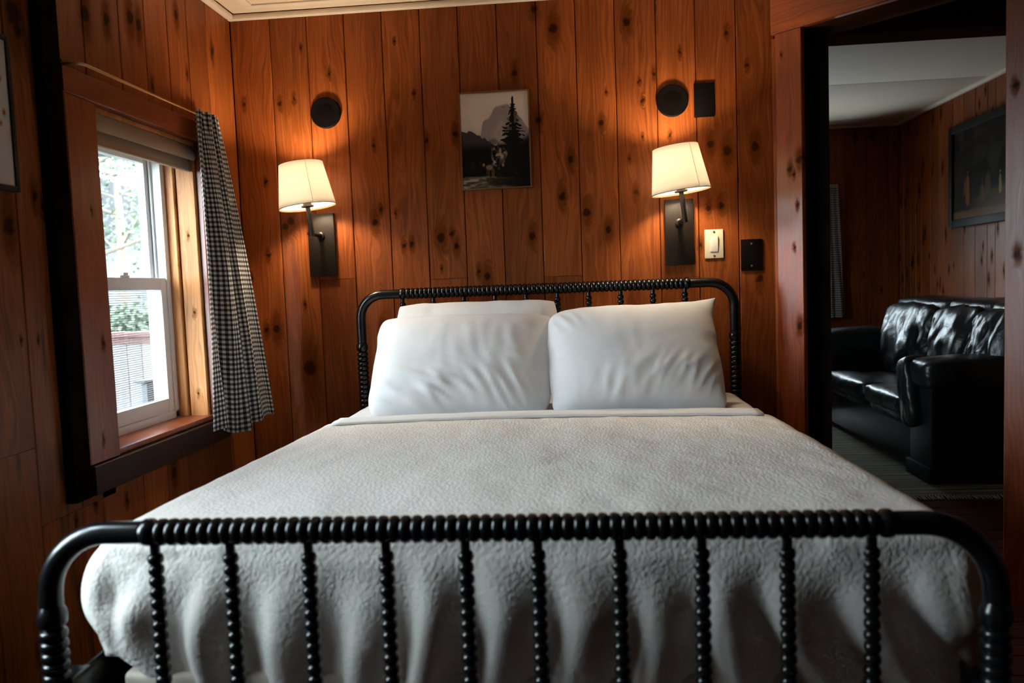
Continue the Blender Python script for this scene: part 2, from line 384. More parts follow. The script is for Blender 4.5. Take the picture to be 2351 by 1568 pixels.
def grid_obj(name, P, m, parent=None, uv=None, closed_u=False):
    """P: [rows][cols] of points"""
    R, C = len(P), len(P[0]); vs_ = [tuple(p) for r in P for p in r]; f = []
    for i in range(R-1):
        for j in range(C if closed_u else C-1):
            k = (j+1) % C
            f.append((i*C+j, i*C+k, (i+1)*C+k, (i+1)*C+j))
    me = bpy.data.meshes.new(name); me.from_pydata(vs_, [], f); me.materials.append(MAT[m])
    if uv is not None:
        l = me.uv_layers.new(name='UVMap')
        for lp in me.loops: l.data[lp.index].uv = uv[lp.vertex_index]
    me.shade_smooth()
    o = bpy.data.objects.new(name, me); col.objects.link(o)
    if parent: o.parent = parent
    return o
def fbm(x, y, z=0.0, o=3):
    return noise.fractal(Vector((x, y, z)), 1.0, 2.0, o)

# ------------------------------------------------------------------ boards
BT = 0.018
def board(parent, u0_, u1_, v0, v1, m='pine', knots=(), t=BT, front=0.0, name='plank', gap=0.0012, ch=0.0035, mat_=None):
    """vertical board in the wall's own frame: u along x, v up, face at y=front looking to -y"""
    wd = (u1_-u0_)/2-gap; uc = (u0_+u1_)/2; h = v1-v0
    prof = [(-wd, front+t), (-wd, front+ch), (-wd+ch*0.8, front), (wd-ch*0.8, front), (wd, front+ch), (wd, front+t)]
    vs_ = [(x, y, 0.0008) for x, y in prof]+[(x, y, h-0.0008) for x, y in prof]
    f = [(i, (i+1) % 6, (i+1) % 6+6, i+6) for i in range(6)]+[tuple(reversed(range(6))), tuple(range(6, 12))]
    me = bpy.data.meshes.new(name); me.from_pydata(vs_, [], f); me.materials.append(MAT[m])
    o = bpy.data.objects.new(name, me); col.objects.link(o); o.parent = parent; o.location = (uc, 0, v0)
    n = 0
    for (ku, kv, kr) in knots:
        if u0_-kr < ku < u1_+kr and v0 < kv < v1 and n < NK:
            o['k%d' % n] = (float(ku-uc), float(kv-v0), float(kr)); n += 1
    for i in range(n, NK): o['k%d' % i] = (0.0, -50.0, 0.0)
    return o
def rand_knots(u0_, u1_, v0, v1, n, rmin=0.008, rmax=0.02):
    return [(random.uniform(u0_+0.01, u1_-0.01), random.uniform(v0, v1), random.uniform(rmin, rmax)) for _ in range(n)]
def hboard(parent, u0_, u1_, v0, v1, m, t=BT, front=0.0, name='plank', knots=()):
    """board whose grain runs along u: built upright and turned"""
    o = board(parent, -(v1-v0)/2, (v1-v0)/2, 0, u1_-u0_, m, knots, t, front, name)
    o.location = (u0_, 0, (v0+v1)/2); o.rotation_euler = (0, PI/2, 0)
    return o

XL, YB, ZC = -1.47, 3.452, 2.366
CX, CY = 0.825, 3.452           # corner where the angled doorway wall starts
XR = 1.60                       # right wall
S0, S1 = 0.140, 0.868           # door opening along the angled wall
SEND = (XR-CX)*math.sqrt(2)
YEND = CY-(XR-CX)
YN = -1.05                      # wall behind the camera

# ------------------------------------------------------------------ floor and ceiling
fl = MB().box((XL-0.12, YN-0.1, -0.12), (2.78, 7.0, -0.02)).build('floor', 'backing'); tag(fl, kind='structure')
y = YN
while y < 4.6:
    o = hboard(fl, XL, 2.65, 0, 0.12, 'floor'); o.location = (XL, y+0.06, -0.0); o.rotation_euler = (0, PI/2, 0)
    # lay flat: board face up
    o.matrix_local = Matrix.Translation((XL, y+0.06, 0.0)) @ Matrix(((0, 0, 1, 0), (1, 0, 0, 0), (0, -1, 0, 0), (0, 0, 0, 1)))
    y += 0.12
ce = MB().box((XL-0.12, YN-0.1, ZC+0.012), (XR+0.1, YB+0.2, ZC+0.1)).build('ceiling', 'ceil'); tag(ce, kind='structure')
# ceiling panels with flat battens between, cove strip against the walls
ys = [YN, 0.2, 1.42, 2.64, YB-0.03]; xs = [XL+0.03, -0.25, 0.97, XR]
for i in range(len(xs)-1):
    for j in range(len(ys)-1):
        x0, x1, y0, y1 = xs[i]+0.003, xs[i+1]-0.003, ys[j]+0.003, ys[j+1]-0.003
        if x0 > 0.5 and y1 > 2.7: y1 = 2.64
        MB().box((x0, y0, ZC), (x1, y1, ZC+0.012), 0.002).build('panel', 'ceil', ce)
for (a, b) in (((XL, YB-0.03, ZC-0.022), (CX, YB, ZC)), ((XL, YN, ZC-0.022), (XL+0.03, YB-0.03, ZC))):
    MB().box(a, b, 0.006).build('cove_strip', 'ceil_trim', ce)
for (a, b) in (((XL+0.12, YB-0.13, ZC-0.007), (CX, YB-0.095, ZC)), ((XL+0.12, YN, ZC-0.007), (XL+0.155, YB-0.13, ZC))):
    MB().box(a, b, 0.002).build('batten', 'ceil_trim', ce)

# ------------------------------------------------------------------ back wall
wb = MB().box((XL-0.12, YB+BT, 0), (CX+0.02, YB+0.12, ZC+0.1)).build('wall_back', 'backing'); tag(wb, kind='structure')
fb = empty('planking', (0, YB, 0)); fb.parent = wb
KB = [(756,169,4),(675,227,4),(642,239,5),(859,334,4.5),(980,323,6),(1045,308,7),(874,481,4.5),(861,510,8),(909,490,3),(610,417,4),(616,586,5),
      (928,564,5),(945,560,6),(1012,546,11),(1038,536,5),(1049,564,7),(1014,617,3),(1119,634,9),(1100,622,5),(1222,541,9),(1182,167,7),(668,508,10),(655,520,9),
      (1381,281,6),(1392,211,2.5),(1310,365,8),(1291,452,9),(1347,487,10),(1397,527,8),(1468,186,3),(1475,231,4),(1502,169,5),(1538,311,4),(1475,314,3),
      (1460,441,6),(1445,364,3),(1631,331,8),(1670,345,11),(1733,336,10),(1656,471,7),(1626,479,6),(1607,564,5),(1236,275,8),(1270,65,11),(1438,50,10),
      (1420,85,3),(635,755,10),(612,758,6),(712,845,18),(1225,20,8),(1500,20,5),(690,110,3),(905,95,3),(1560,120,4),(1668,75,5),(1715,150,4),
      (1745,640,8),(1725,600,5),(950,215,3),(560,240,5),(575,640,5),(700,700,4),(880,760,8),(1680,700,6),(1000,880,5)]
KB = [(lambda q, r: (q.x, q.z, r*q.y/F_PX))(on_axis(a, b, 1, YB), r*0.92) for a, b, r in KB]
UB = [XL, -1.295, -1.132, -0.967, -0.802, -0.638, -0.474, -0.309, -0.142, 0.022, 0.185, 0.355, 0.517, 0.682, CX+0.012]
JB = {2: 1.215, 5: 1.198, 8: 1.191, 11: 1.166}
for i in range(len(UB)-1):
    if i in JB:
        board(wb, UB[i], UB[i+1], 0.02, JB[i], knots=KB); board(wb, UB[i], UB[i+1], JB[i], ZC, knots=KB)
    else: board(wb, UB[i], UB[i+1], 0.02, ZC, knots=KB)
for ch in wb.children:
    if ch.name.startswith('plank') and ch.type == 'MESH': ch.location.y += YB
bpy.data.objects.remove(fb)

# ------------------------------------------------------------------ left wall (its frame: u = world y, face to +x)
W1 = (2.375, 3.05, 0.68, 1.76)   # visible window
W2 = (0.78, 1.36, 0.72, 2.05)    # second window, nearer than the frame's edge
def wall_with_holes(name, u_lo, u_hi, v_hi, holes, thick, loc, rz, m='backing'):
    mb = MB(); u = u_lo
    for (a, b, c, d) in sorted(holes):
        mb.box((u, BT, 0), (a, BT+thick, v_hi)); mb.box((a, BT, 0), (b, BT+thick, c)); mb.box((a, BT, d), (b, BT+thick, v_hi)); u = b
    mb.box((u, BT, 0), (u_hi, BT+thick, v_hi))
    o = mb.build(name, m); o.location = loc; o.rotation_euler = (0, 0, rz); return tag(o, kind='structure')
wl = wall_with_holes('wall_left', YN-0.1, YB+0.14, ZC+0.1, [W2, W1], 0.15, (XL, 0, 0), PI/2)
KL = [(195,32,12),(298,39,11),(318,57,9),(404,34,8),(487,118,6),(114,461,14),(100,475,8),(79,450,8),(30,30,18),(40,70,10),(243,43,9),
      (48,782,3),(88,780,3),(150,640,7),(140,720,9),(150,790,10),(157,860,9),(158,930,7),(20,520,14),(60,620,6),(400,1085,11),(450,1000,8),(350,200,5),(430,170,4)]
KL = [(lambda q, r: (q.y, q.z, r*q.length/F_PX))(on_axis(a, b, 0, XL), r) for a, b, r in KL]
def lboard(a, b, c, d, m='pine'): return board(wl, a, b, c, d, m, KL+rand_knots(a, b, c, d, 1, 0.005, 0.009))
ed = [YN, -0.87, -0.70, -0.52, -0.35, -0.18, 0.0, 0.16, 0.32, 0.66, W2[0], 0.96, 1.16, W2[1], 1.42, 1.48, 1.66, 1.84, 2.02, 2.20]
for a, b in zip(ed[:-1], ed[1:]):
    if W2[0]-1e-3 <= a and b <= W2[1]+1e-3:
        lboard(a, b, 0.02, W2[2]); lboard(a, b, W2[3], ZC)
    elif abs(a-1.84) < 1e-3: lboard(a, b, 0.02, 0.77, 'pine_stained_dim'); lboard(a, b, 0.77, ZC, 'pine_stained_dim')
    elif abs(a-2.02) < 1e-3: lboard(a, b, 0.02, 0.555, 'pine_stained_dim'); lboard(a, b, 0.555, ZC, 'pine_stained_dim')
    else: lboard(a, b, 0.02, ZC, 'pine_stained_dim')
lboard(2.20, 2.30, 0.02, 0.555); lboard(2.20, 2.375, 0.555, ZC)
for a, b in ((2.375, 2.573), (2.573, 2.735), (2.735, 2.895), (2.895, 3.05)): lboard(a, b, 1.76, ZC)
for a, b in ((2.30, 2.53), (2.53, 2.69), (2.69, 2.84), (2.84, 3.05)): lboard(a, b, 0.02, 0.68 if a > 2.35 else 0.58)
lboard(3.05, 3.216, 0.02, ZC); lboard(3.216, YB, 0.02, ZC)
t1 = structure('trim_1', (XL, 0, 0), PI/2)
board(t1, 2.128, 2.212, 0.585, ZC, 'black_wood', t=0.03, front=-0.03, name='batten_post', ch=0.006)

# ------------------------------------------------------------------ windows
def window(name, W, loc, rz, full=True, screen_=True):
    a, b, c, d = W
    r = structure(name, loc, rz)
    D = 0.115   # recess of the vinyl frame behind the wall face
    # jamb liners
    if full:
        board(r, a-0.153, a, c-0.005, d, 'casing', t=0.022, front=-0.022, name='casing_board', knots=[(a-0.05, c+0.35, 0.007), (a-0.06, c+0.75, 0.005), (a-0.085, c+0.06, 0.006)])
        board(r, b, b+0.12, c, d, 'casing', t=0.022, front=-0.022, name='casing_board')
        hboard(r, a-0.157, b+0.135, d, d+0.078, 'casing', t=0.026, front=-0.026, name='head_casing')
        hboard(r, a-0.148, b+0.10, c-0.098, c-0.008, 'dark_wood', t=0.03, front=-0.03, name='apron')
    # side liners (raw pine) built as boards turned to face into the opening
    for sgn, u in ((1, a), (-1, b)):
        for (y0, y1, mm, th) in ((0.002, 0.078, 'jamb', 0.016), (0.079, D+0.01, 'jamb', 0.030)):
            o = board(r, -(y1-y0)/2, (y1-y0)/2, 0, d-c, mm, t=th, front=0, name='jamb_board',
                      knots=[(0.0, 0.72, 0.005), (0.005, 0.42, 0.006), (-0.01, 1.0, 0.006), (0.0, 0.1, 0.005)] if th < 0.02 else [])
            # its face looks along +u (for the left side) or -u
            if sgn > 0: o.matrix_local = Matrix.Translation((u+th, (y0+y1)/2, c)) @ Matrix.Rotation(PI/2, 4, 'Z')
            else: o.matrix_local = Matrix.Translation((u-th, (y0+y1)/2, c)) @ Matrix.Rotation(-PI/2, 4, 'Z')
    MB().box((a, 0.002, d-0.016), (b, D+0.01, d), 0.002).build('head_liner', 'jamb', r)
    MB().box((a+0.001, -0.012, c-0.006), (b-0.001, D+0.02, c+0.012), 0.004).build('sill', 'casing', r)
    # vinyl outer frame
    a2, b2, c2, d2 = a+0.030, b-0.030, c+0.012, d-0.016
    fr = MB()
    fwd, fy0, fy1 = 0.030, D, D+0.085
    fr.box((a2, fy0, c2), (a2+fwd, fy1, d2), 0.003).box((b2-fwd, fy0, c2), (b2, fy1, d2), 0.003)
    fr.box((a2, fy0, d2-fwd), (b2, fy1, d2), 0.003).box((a2, fy0, c2), (b2, fy1, c2+0.028), 0.003)
    fr.box((b2-fwd-0.012, fy0+0.034, c2), (b2-fwd, fy0+0.042, d2), 0.002).box((a2+fwd, fy0+0.034, c2), (a2+fwd+0.012, fy0+0.042, d2), 0.002)
    fr.build('window_frame', 'vinyl', r)
    zm = c+(d-c)*0.497
    def sash(nm, v0, v1, y0, y1, st, bot, top):
        m = MB(); x0, x1 = a2+fwd+0.001, b2-fwd-0.001
        m.box((x0, y0, v0), (x0+st, y1, v1), 0.004).box((x1-st, y0, v0), (x1, y1, v1), 0.004)
        m.box((x0+st, y0, v0), (x1-st, y1, v0+bot), 0.004).box((x0+st, y0, v1-top), (x1-st, y1, v1), 0.004)
        s_ = m.build(nm, 'vinyl', r)
        MB().box((x0+st-0.002, (y0+y1)/2-0.002, v0+bot-0.002), (x1-st+0.002, (y0+y1)/2+0.002, v1-top+0.002)).build('pane', 'glass', s_, smooth=False)
        return s_
    lo = sash('lower_sash', c2+0.030, zm+0.022, fy0+0.004, fy0+0.033, 0.038, 0.052, 0.046)
    sash('upper_sash', zm-0.02, d2-fwd, fy0+0.044, fy0+0.074, 0.036, 0.04, 0.04)
    lk = MB().box(((a+b)/2-0.03, fy0+0.006, zm+0.022), ((a+b)/2+0.03, fy0+0.03, zm+0.03), 0.003).box(((a+b)/2-0.012, fy0+0.004, zm+0.03), ((a+b)/2+0.02, fy0+0.026, zm+0.04), 0.004)
    lk.build('sash_lock', 'vinyl', lo)
    if screen_:
        me = MB(); yy = fy1-0.006
        vs4 = [me.bm.verts.new(p) for p in ((a2+fwd, yy, c2+0.028), (b2-fwd, yy, c2+0.028), (b2-fwd, yy, zm), (a2+fwd, yy, zm))]
        me.bm.faces.new(vs4)
        me.build('insect_screen', 'screen', r)
    return r
window('window_1', W1, (XL, 0, 0), PI/2)
window('window_2', W2, (XL, 0, 0), PI/2, full=True, screen_=False)
def portal(name, loc, sx, sy, rot):
    l = bpy.data.lights.new(name, 'AREA'); l.shape = 'RECTANGLE'; l.size = sx; l.size_y = sy; l.energy = 1
    l.cycles.is_portal = True
    o = bpy.data.objects.new(name, l); col.objects.link(o); o.location = loc; o.rotation_euler = rot; return o
for i, W in enumerate((W1, W2)):
    portal('daylight_portal', (XL-0.24, (W[0]+W[1])/2, (W[2]+W[3])/2), W[3]-W[2], W[1]-W[0], (0, -PI/2, 0))

# ------------------------------------------------------------------ angled doorway wall
RD = -PI/4
door = structure('door_1', (CX, CY, 0), RD)
HZ = 2.14
dp = [(0.085, 1.59+0.0, 0.010), (0.10, 1.565, 0.006), (0.115, 1.44, 0.007), (0.10, 1.27, 0.006), (0.05, 2.05, 0.004), (0.125, 1.62, 0.012), (0.12, 0.95, 0.012), (0.055, 0.6, 0.01)]
board(door, 0.020, S0, 0.0, HZ, 'casing', dp, t=0.024, front=-0.012, name='left_casing')
board(door, 0.0, 0.020, 0.0, HZ-0.012, 'pine', (), t=0.018, front=-0.002, name='corner_strip')
board(door, S1, S1+0.14, 0.0, HZ, 'casing', [(S1+0.1, 1.5, 0.008), (S1+0.04, 1.2, 0.010), (S1+0.03, 1.75, 0.008)], t=0.024, front=-0.012, name='right_casing')
hboard(door, 0.006, SEND, HZ, ZC, 'casing', t=0.028, front=-0.016, name='header_casing')
# jambs and soffit, 20 cm deep
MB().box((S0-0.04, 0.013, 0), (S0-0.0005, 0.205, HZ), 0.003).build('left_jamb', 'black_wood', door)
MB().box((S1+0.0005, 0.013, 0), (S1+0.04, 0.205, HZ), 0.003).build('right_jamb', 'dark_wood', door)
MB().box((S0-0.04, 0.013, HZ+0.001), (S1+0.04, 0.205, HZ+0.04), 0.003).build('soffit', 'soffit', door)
wr_ = MB().box((0.02, 0.02, 0), (S0-0.045, 0.2, HZ)).box((S1+0.045, 0.02, 0), (SEND+0.1, 0.2, HZ)).box((0.02, 0.02, HZ+0.045), (SEND+0.1, 0.2, ZC+0.1))
wa = wr_.build('wall_angled', 'backing'); wa.location = (CX, CY, 0); wa.rotation_euler = (0, 0, RD); tag(wa, kind='structure')
board(wa, S1+0.14, SEND, 0.0, HZ, 'pine', rand_knots(S1+.14, SEND, 0, HZ, 4))
# right wall and the wall behind the camera
wr = MB().box((0, BT, 0), (YEND-YN+0.1, BT+0.12, ZC+0.1)).build('wall_right', 'backing'); wr.location = (XR, YEND, 0); wr.rotation_euler = (0, 0, -PI/2); tag(wr, kind='structure')
u = 0.0
while u < YEND-YN-0.02:
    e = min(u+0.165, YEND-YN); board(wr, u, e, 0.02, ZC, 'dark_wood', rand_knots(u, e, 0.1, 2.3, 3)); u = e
wn = MB().box((XL-0.1, BT, 0), (XR+0.1, BT+0.12, ZC+0.1)).build('wall_near', 'backing'); wn.location = (0, YN, 0); wn.rotation_euler = (0, 0, PI); wn.location = (XL+XR, YN, 0); tag(wn, kind='structure')
u = XL
while u < XR-0.02:
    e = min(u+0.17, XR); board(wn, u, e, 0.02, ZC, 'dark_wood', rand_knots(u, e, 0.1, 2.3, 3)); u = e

# ------------------------------------------------------------------ room beyond
X2R, Y2F, X2L, Z2C = 2.65, 6.88, -0.7, 2.36
wf = wall_with_holes('wall_beyond_far', X2L-0.1, X2R+0.15, 2.5, [(1.45, 1.93, 0.85, 1.80)], 0.12, (0, Y2F, 0), 0)
u = X2L
while u < X2R-0.02:
    e = min(u+0.172, X2R)
    segs = [(0.02, Z2C)]
    if u < 1.93 and e > 1.45: segs = [(0.02, 0.85), (1.80, Z2C)]
    for (c, d) in segs: board(wf, u, e, c, d, 'pine', rand_knots(u, e, c, d, 3, 0.006, 0.016))
    u = e
wrr = MB().box((-0.15, BT, 0), (Y2F-3.0, BT+0.12, 2.5)).build('wall_beyond_right', 'backing'); wrr.location = (X2R, Y2F, 0); wrr.rotation_euler = (0, 0, -PI/2); tag(wrr, kind='structure')
u = 0.0
while u < Y2F-3.1:
    wdt = random.choice((0.10, 0.13, 0.16, 0.16)); e = u+wdt
    board(wrr, u, e, 0.02, Z2C, 'pine', rand_knots(u, e, 0.6, 2.3, 6, 0.007, 0.017)); u = e
wll = wall_with_holes('wall_beyond_left', 3.55, Y2F+0.1, 2.5, [(3.72, 4.62, 0.8, 1.75)], 0.12, (X2L, 0, 0), PI/2)
for (a, b, c, d) in ((3.58, 3.72, 0, Z2C), (4.62, Y2F, 0, Z2C), (3.72, 4.62, 0, 0.8), (3.72, 4.62, 1.75, Z2C)):
    u = a
    while u < b-0.01:
        e = min(u+0.172, b); board(wll, u, e, c+0.01, d, 'pine', rand_knots(u, e, c, d, 2)); u = e
# the side towards the bedroom and the closing wall near the doorway
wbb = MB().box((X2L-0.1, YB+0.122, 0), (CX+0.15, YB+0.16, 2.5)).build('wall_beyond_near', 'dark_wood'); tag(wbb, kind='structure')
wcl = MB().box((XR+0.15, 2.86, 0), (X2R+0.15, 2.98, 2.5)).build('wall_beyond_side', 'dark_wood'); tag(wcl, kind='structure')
c2 = MB().box((X2L-0.1, YB+0.12, Z2C+0.01), (X2R+0.15, Y2F+0.1, Z2C+0.1)).box((CX+0.05, 2.8, Z2C+0.012), (X2R+0.15, YB+0.12, Z2C+0.1)).build('ceiling.001', 'ceil'); tag(c2, kind='structure')
yy = 4.16
for k, (y0, y1) in enumerate(((4.16, 5.385), (5.385, 6.61), (6.61, Y2F))):
    MB().box((X2L, y0+0.004, Z2C), (X2R-0.03, y1-0.004, Z2C+0.01), 0.002).build('panel', 'ceil', c2)
MB().box((X2R-0.03, 3.0, Z2C-0.02), (X2R, Y2F, Z2C+0.01), 0.005).build('cove_strip', 'ceil_trim', c2)
MB().box((X2L, Y2F-0.025, Z2C-0.02), (X2R-0.03, Y2F, Z2C+0.01), 0.005).build('cove_strip', 'ceil_trim', c2)
bm_ = MB().box((CX+0.05, 3.96, 2.272), (X2R, 4.15, Z2C+0.01), 0.006).build('trim_2', 'soffit'); tag(bm_, kind='structure')
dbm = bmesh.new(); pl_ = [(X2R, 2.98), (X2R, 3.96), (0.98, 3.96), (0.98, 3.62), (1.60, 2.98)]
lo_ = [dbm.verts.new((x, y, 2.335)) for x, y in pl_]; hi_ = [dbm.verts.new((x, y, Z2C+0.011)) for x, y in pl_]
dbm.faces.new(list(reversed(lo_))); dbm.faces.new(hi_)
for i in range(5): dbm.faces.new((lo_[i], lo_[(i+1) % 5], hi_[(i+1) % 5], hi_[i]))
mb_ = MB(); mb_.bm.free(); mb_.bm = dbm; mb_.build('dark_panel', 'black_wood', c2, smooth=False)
for (W, loc, rz, sc_) in (((1.45, 1.93, 0.85, 1.80), (0, Y2F, 0), 0, 'window_3'), ((3.72, 4.62, 0.8, 1.75), (X2L, 0, 0), PI/2, 'window_4')):
    window(sc_, W, loc, rz, full=False, screen_=False)
portal('daylight_portal', (1.69, Y2F+0.25, 1.325), 0.48, 0.95, (-PI/2, 0, 0))
portal('daylight_portal', (X2L-0.25, 4.17, 1.275), 0.95, 0.9, (0, -PI/2, 0))

# ------------------------------------------------------------------ bed frame
def spool_profile(L, rb, rn, pitch, end=0.0):
    n = max(1, round(L/pitch)); p = L/n; pr = []
    for i in range(n):
        for t in (0.0, 0.12, 0.3, 0.5, 0.7, 0.88):
            pr.append((rn+(rb-rn)*math.sqrt(max(0, 1-(2*t-1)**2)), (i+t)*p))
    pr.append((rn, L)); return pr
BX0, BX1, YFB, YHB, ZF, ZH = -0.9305, 0.6405, 1.2856, 3.362, 0.7625, 1.141
bed = empty('bed_frame', ((BX0+BX1)/2, (YFB+YHB)/2, 0))
tag(bed, 'black painted metal spool bed frame with beaded headboard and footboard', 'bed')
bo = bed.location
def V(x, y, z): return Vector((x, y, z))-Vector(bo)
def arch(y, zt, rad, xL, xR, zbot, r, part, xb0, xb1, spool_from):
    pts = []
    n = 10
    pts.append(V(xL, y, spool_from))
    for k in range(n+1):
        a = PI-k*PI/2/n; pts.append(V(xL+rad+rad*math.cos(a), y, zt-rad+rad*math.sin(a)))
    pts.append(V(xb0, y, zt)); MB().tube(pts, r, 20).build(part+'_bend', 'black_metal', bed)
    pts = [V(xR, y, spool_from)]
    for k in range(n+1):
        a = k*PI/2/n; pts.append(V(xR-rad+rad*math.cos(a), y, zt-rad+rad*math.sin(a)))
    pts.append(V(xb1, y, zt)); MB().tube(pts, r, 20).build(part+'_bend', 'black_metal', bed)
    # beaded top rail with a larger end bead each side
    L = xb1-xb0; big = 0.028; rb = r*1.2
    prof = [(r*0.9, 0), (rb*0.98, big*0.25), (rb*1.02, big*0.5), (rb*0.98, big*0.75), (r*0.85, big)]
    prof += [(rr, h+big) for rr, h in spool_profile(L-2*big, rb, r*0.88, 0.0192)]
    prof += [(rb*0.98, L-big*0.75), (rb*1.02, L-big*0.5), (rb*0.98, L-big*0.25), (r*0.9, L)]
    MB().lathe(prof, V(xb0, y, zt), (1, 0, 0), 18).build(part+'_rail', 'black_metal', bed)
    for x in (xL, xR):
        L = spool_from-0.16
        pr = [(r*0.9, 0), (rb, 0.012), (rb*1.05, 0.02), (rb, 0.032), (r*0.85, 0.042)]
        pr += [(rr, h+0.042) for rr, h in spool_profile(L-0.3, rb, r*0.85, 0.0198)]
        pr += [(r, L-0.25), (r, L-0.02), (r*1.1, L), (r*0.75, L+0.08), (r*0.85, L+0.158)]
        MB().lathe(pr, V(x, y, spool_from), (0, 0, -1), 18).build(part+'_post', 'black_metal', bed)
arch(YFB, ZF, 0.112, BX0, BX1, 0, 0.0195, 'footboard', -0.757, 0.488, 0.635)
arch(YHB, ZH, 0.10, BX0, BX1, 0, 0.0200, 'headboard', -0.757, 0.462, 0.94)
FX = [-0.735, -0.602, -0.466, -0.333, -0.199, -0.079, 0.054, 0.186, 0.321, 0.452]
def spindle(x, y, zt, zb, parent=bed):
    L = zt-zb
    pr = [(0.0085, 0), (0.0085, 0.022)]+[(a, h+0.022) for a, h in spool_profile(L-0.044, 0.0136, 0.0072, 0.0192)]+[(0.0085, L)]
    return MB().lathe(pr, V(x, y, zt), (0, 0, -1), 14).build('spindle', 'black_metal', parent)
for x in FX: spindle(x, YFB, ZF-0.015, 0.315)
for x in [-0.745, -0.613, -0.482, -0.350, -0.219, -0.087, 0.044, 0.176, 0.309, 0.440]: spindle(x, YHB, ZH-0.015, 0.50)
for y, z in ((YFB, 0.30), (YHB, 0.485)):
    MB().tube([V(BX0, y, z), V(BX1, y, z)], 0.016, 14).build('cross_rail', 'black_metal', bed)
for x, s in ((BX0+0.012, 1), (BX1-0.012, -1)):
    MB().box(V(x-0.003*s, YFB, 0.395), V(x+0.003*s, YHB, 0.498), 0.001).box(V(x, YFB+0.02, 0.40), V(x+0.045*s, YHB-0.02, 0.406), 0.001).box(V(x-0.02, YFB-0.005, 0.44), V(x+0.02, YFB+0.05, 0.505), 0.004).build('side_rail', 'black_metal', bed)
for y in (1.6, 2.1, 2.6, 3.1):
    MB().box(V(BX0+0.03, y-0.03, 0.372), V(BX1-0.03, y+0.03, 0.394), 0.002).build('slat', 'black_metal', bed)

# ------------------------------------------------------------------ box spring, mattress, sheet, coverlet
BCX = -0.132
def soft_box(name, x0, x1, y0, y1, z0, z1, r, m):
    mb = MB(); mb.box((x0, y0, z0), (x1, y1, z1))
    bmesh.ops.bevel(mb.bm, geom=list(mb.bm.edges), offset=r, segments=4, affect='EDGES', profile=0.5)
    o = mb.build(name, m); c = Vector(((x0+x1)/2, (y0+y1)/2, z0)); o.data.transform(Matrix.Translation(-c)); o.location = c; return o
bs = soft_box('box_spring', BCX-0.735, BCX+0.735, 1.375, 3.315, 0.4065, 0.468, 0.012, 'box_spring')
tag(bs, 'cream box spring edge showing under the white coverlet on the bed', 'box spring')
mt = soft_box('mattress', BCX-0.765, BCX+0.765, 1.40, 3.31, 0.468, 0.664, 0.05, 'mattress')
tag(mt, 'white mattress under the sheet and coverlet on the bed', 'mattress')
def top_z(x, y):
    t = min(1, max(0, (y-1.4)/1.4))
    return 0.726-0.034*t+0.012*(1-((x-BCX)/0.75)**2)
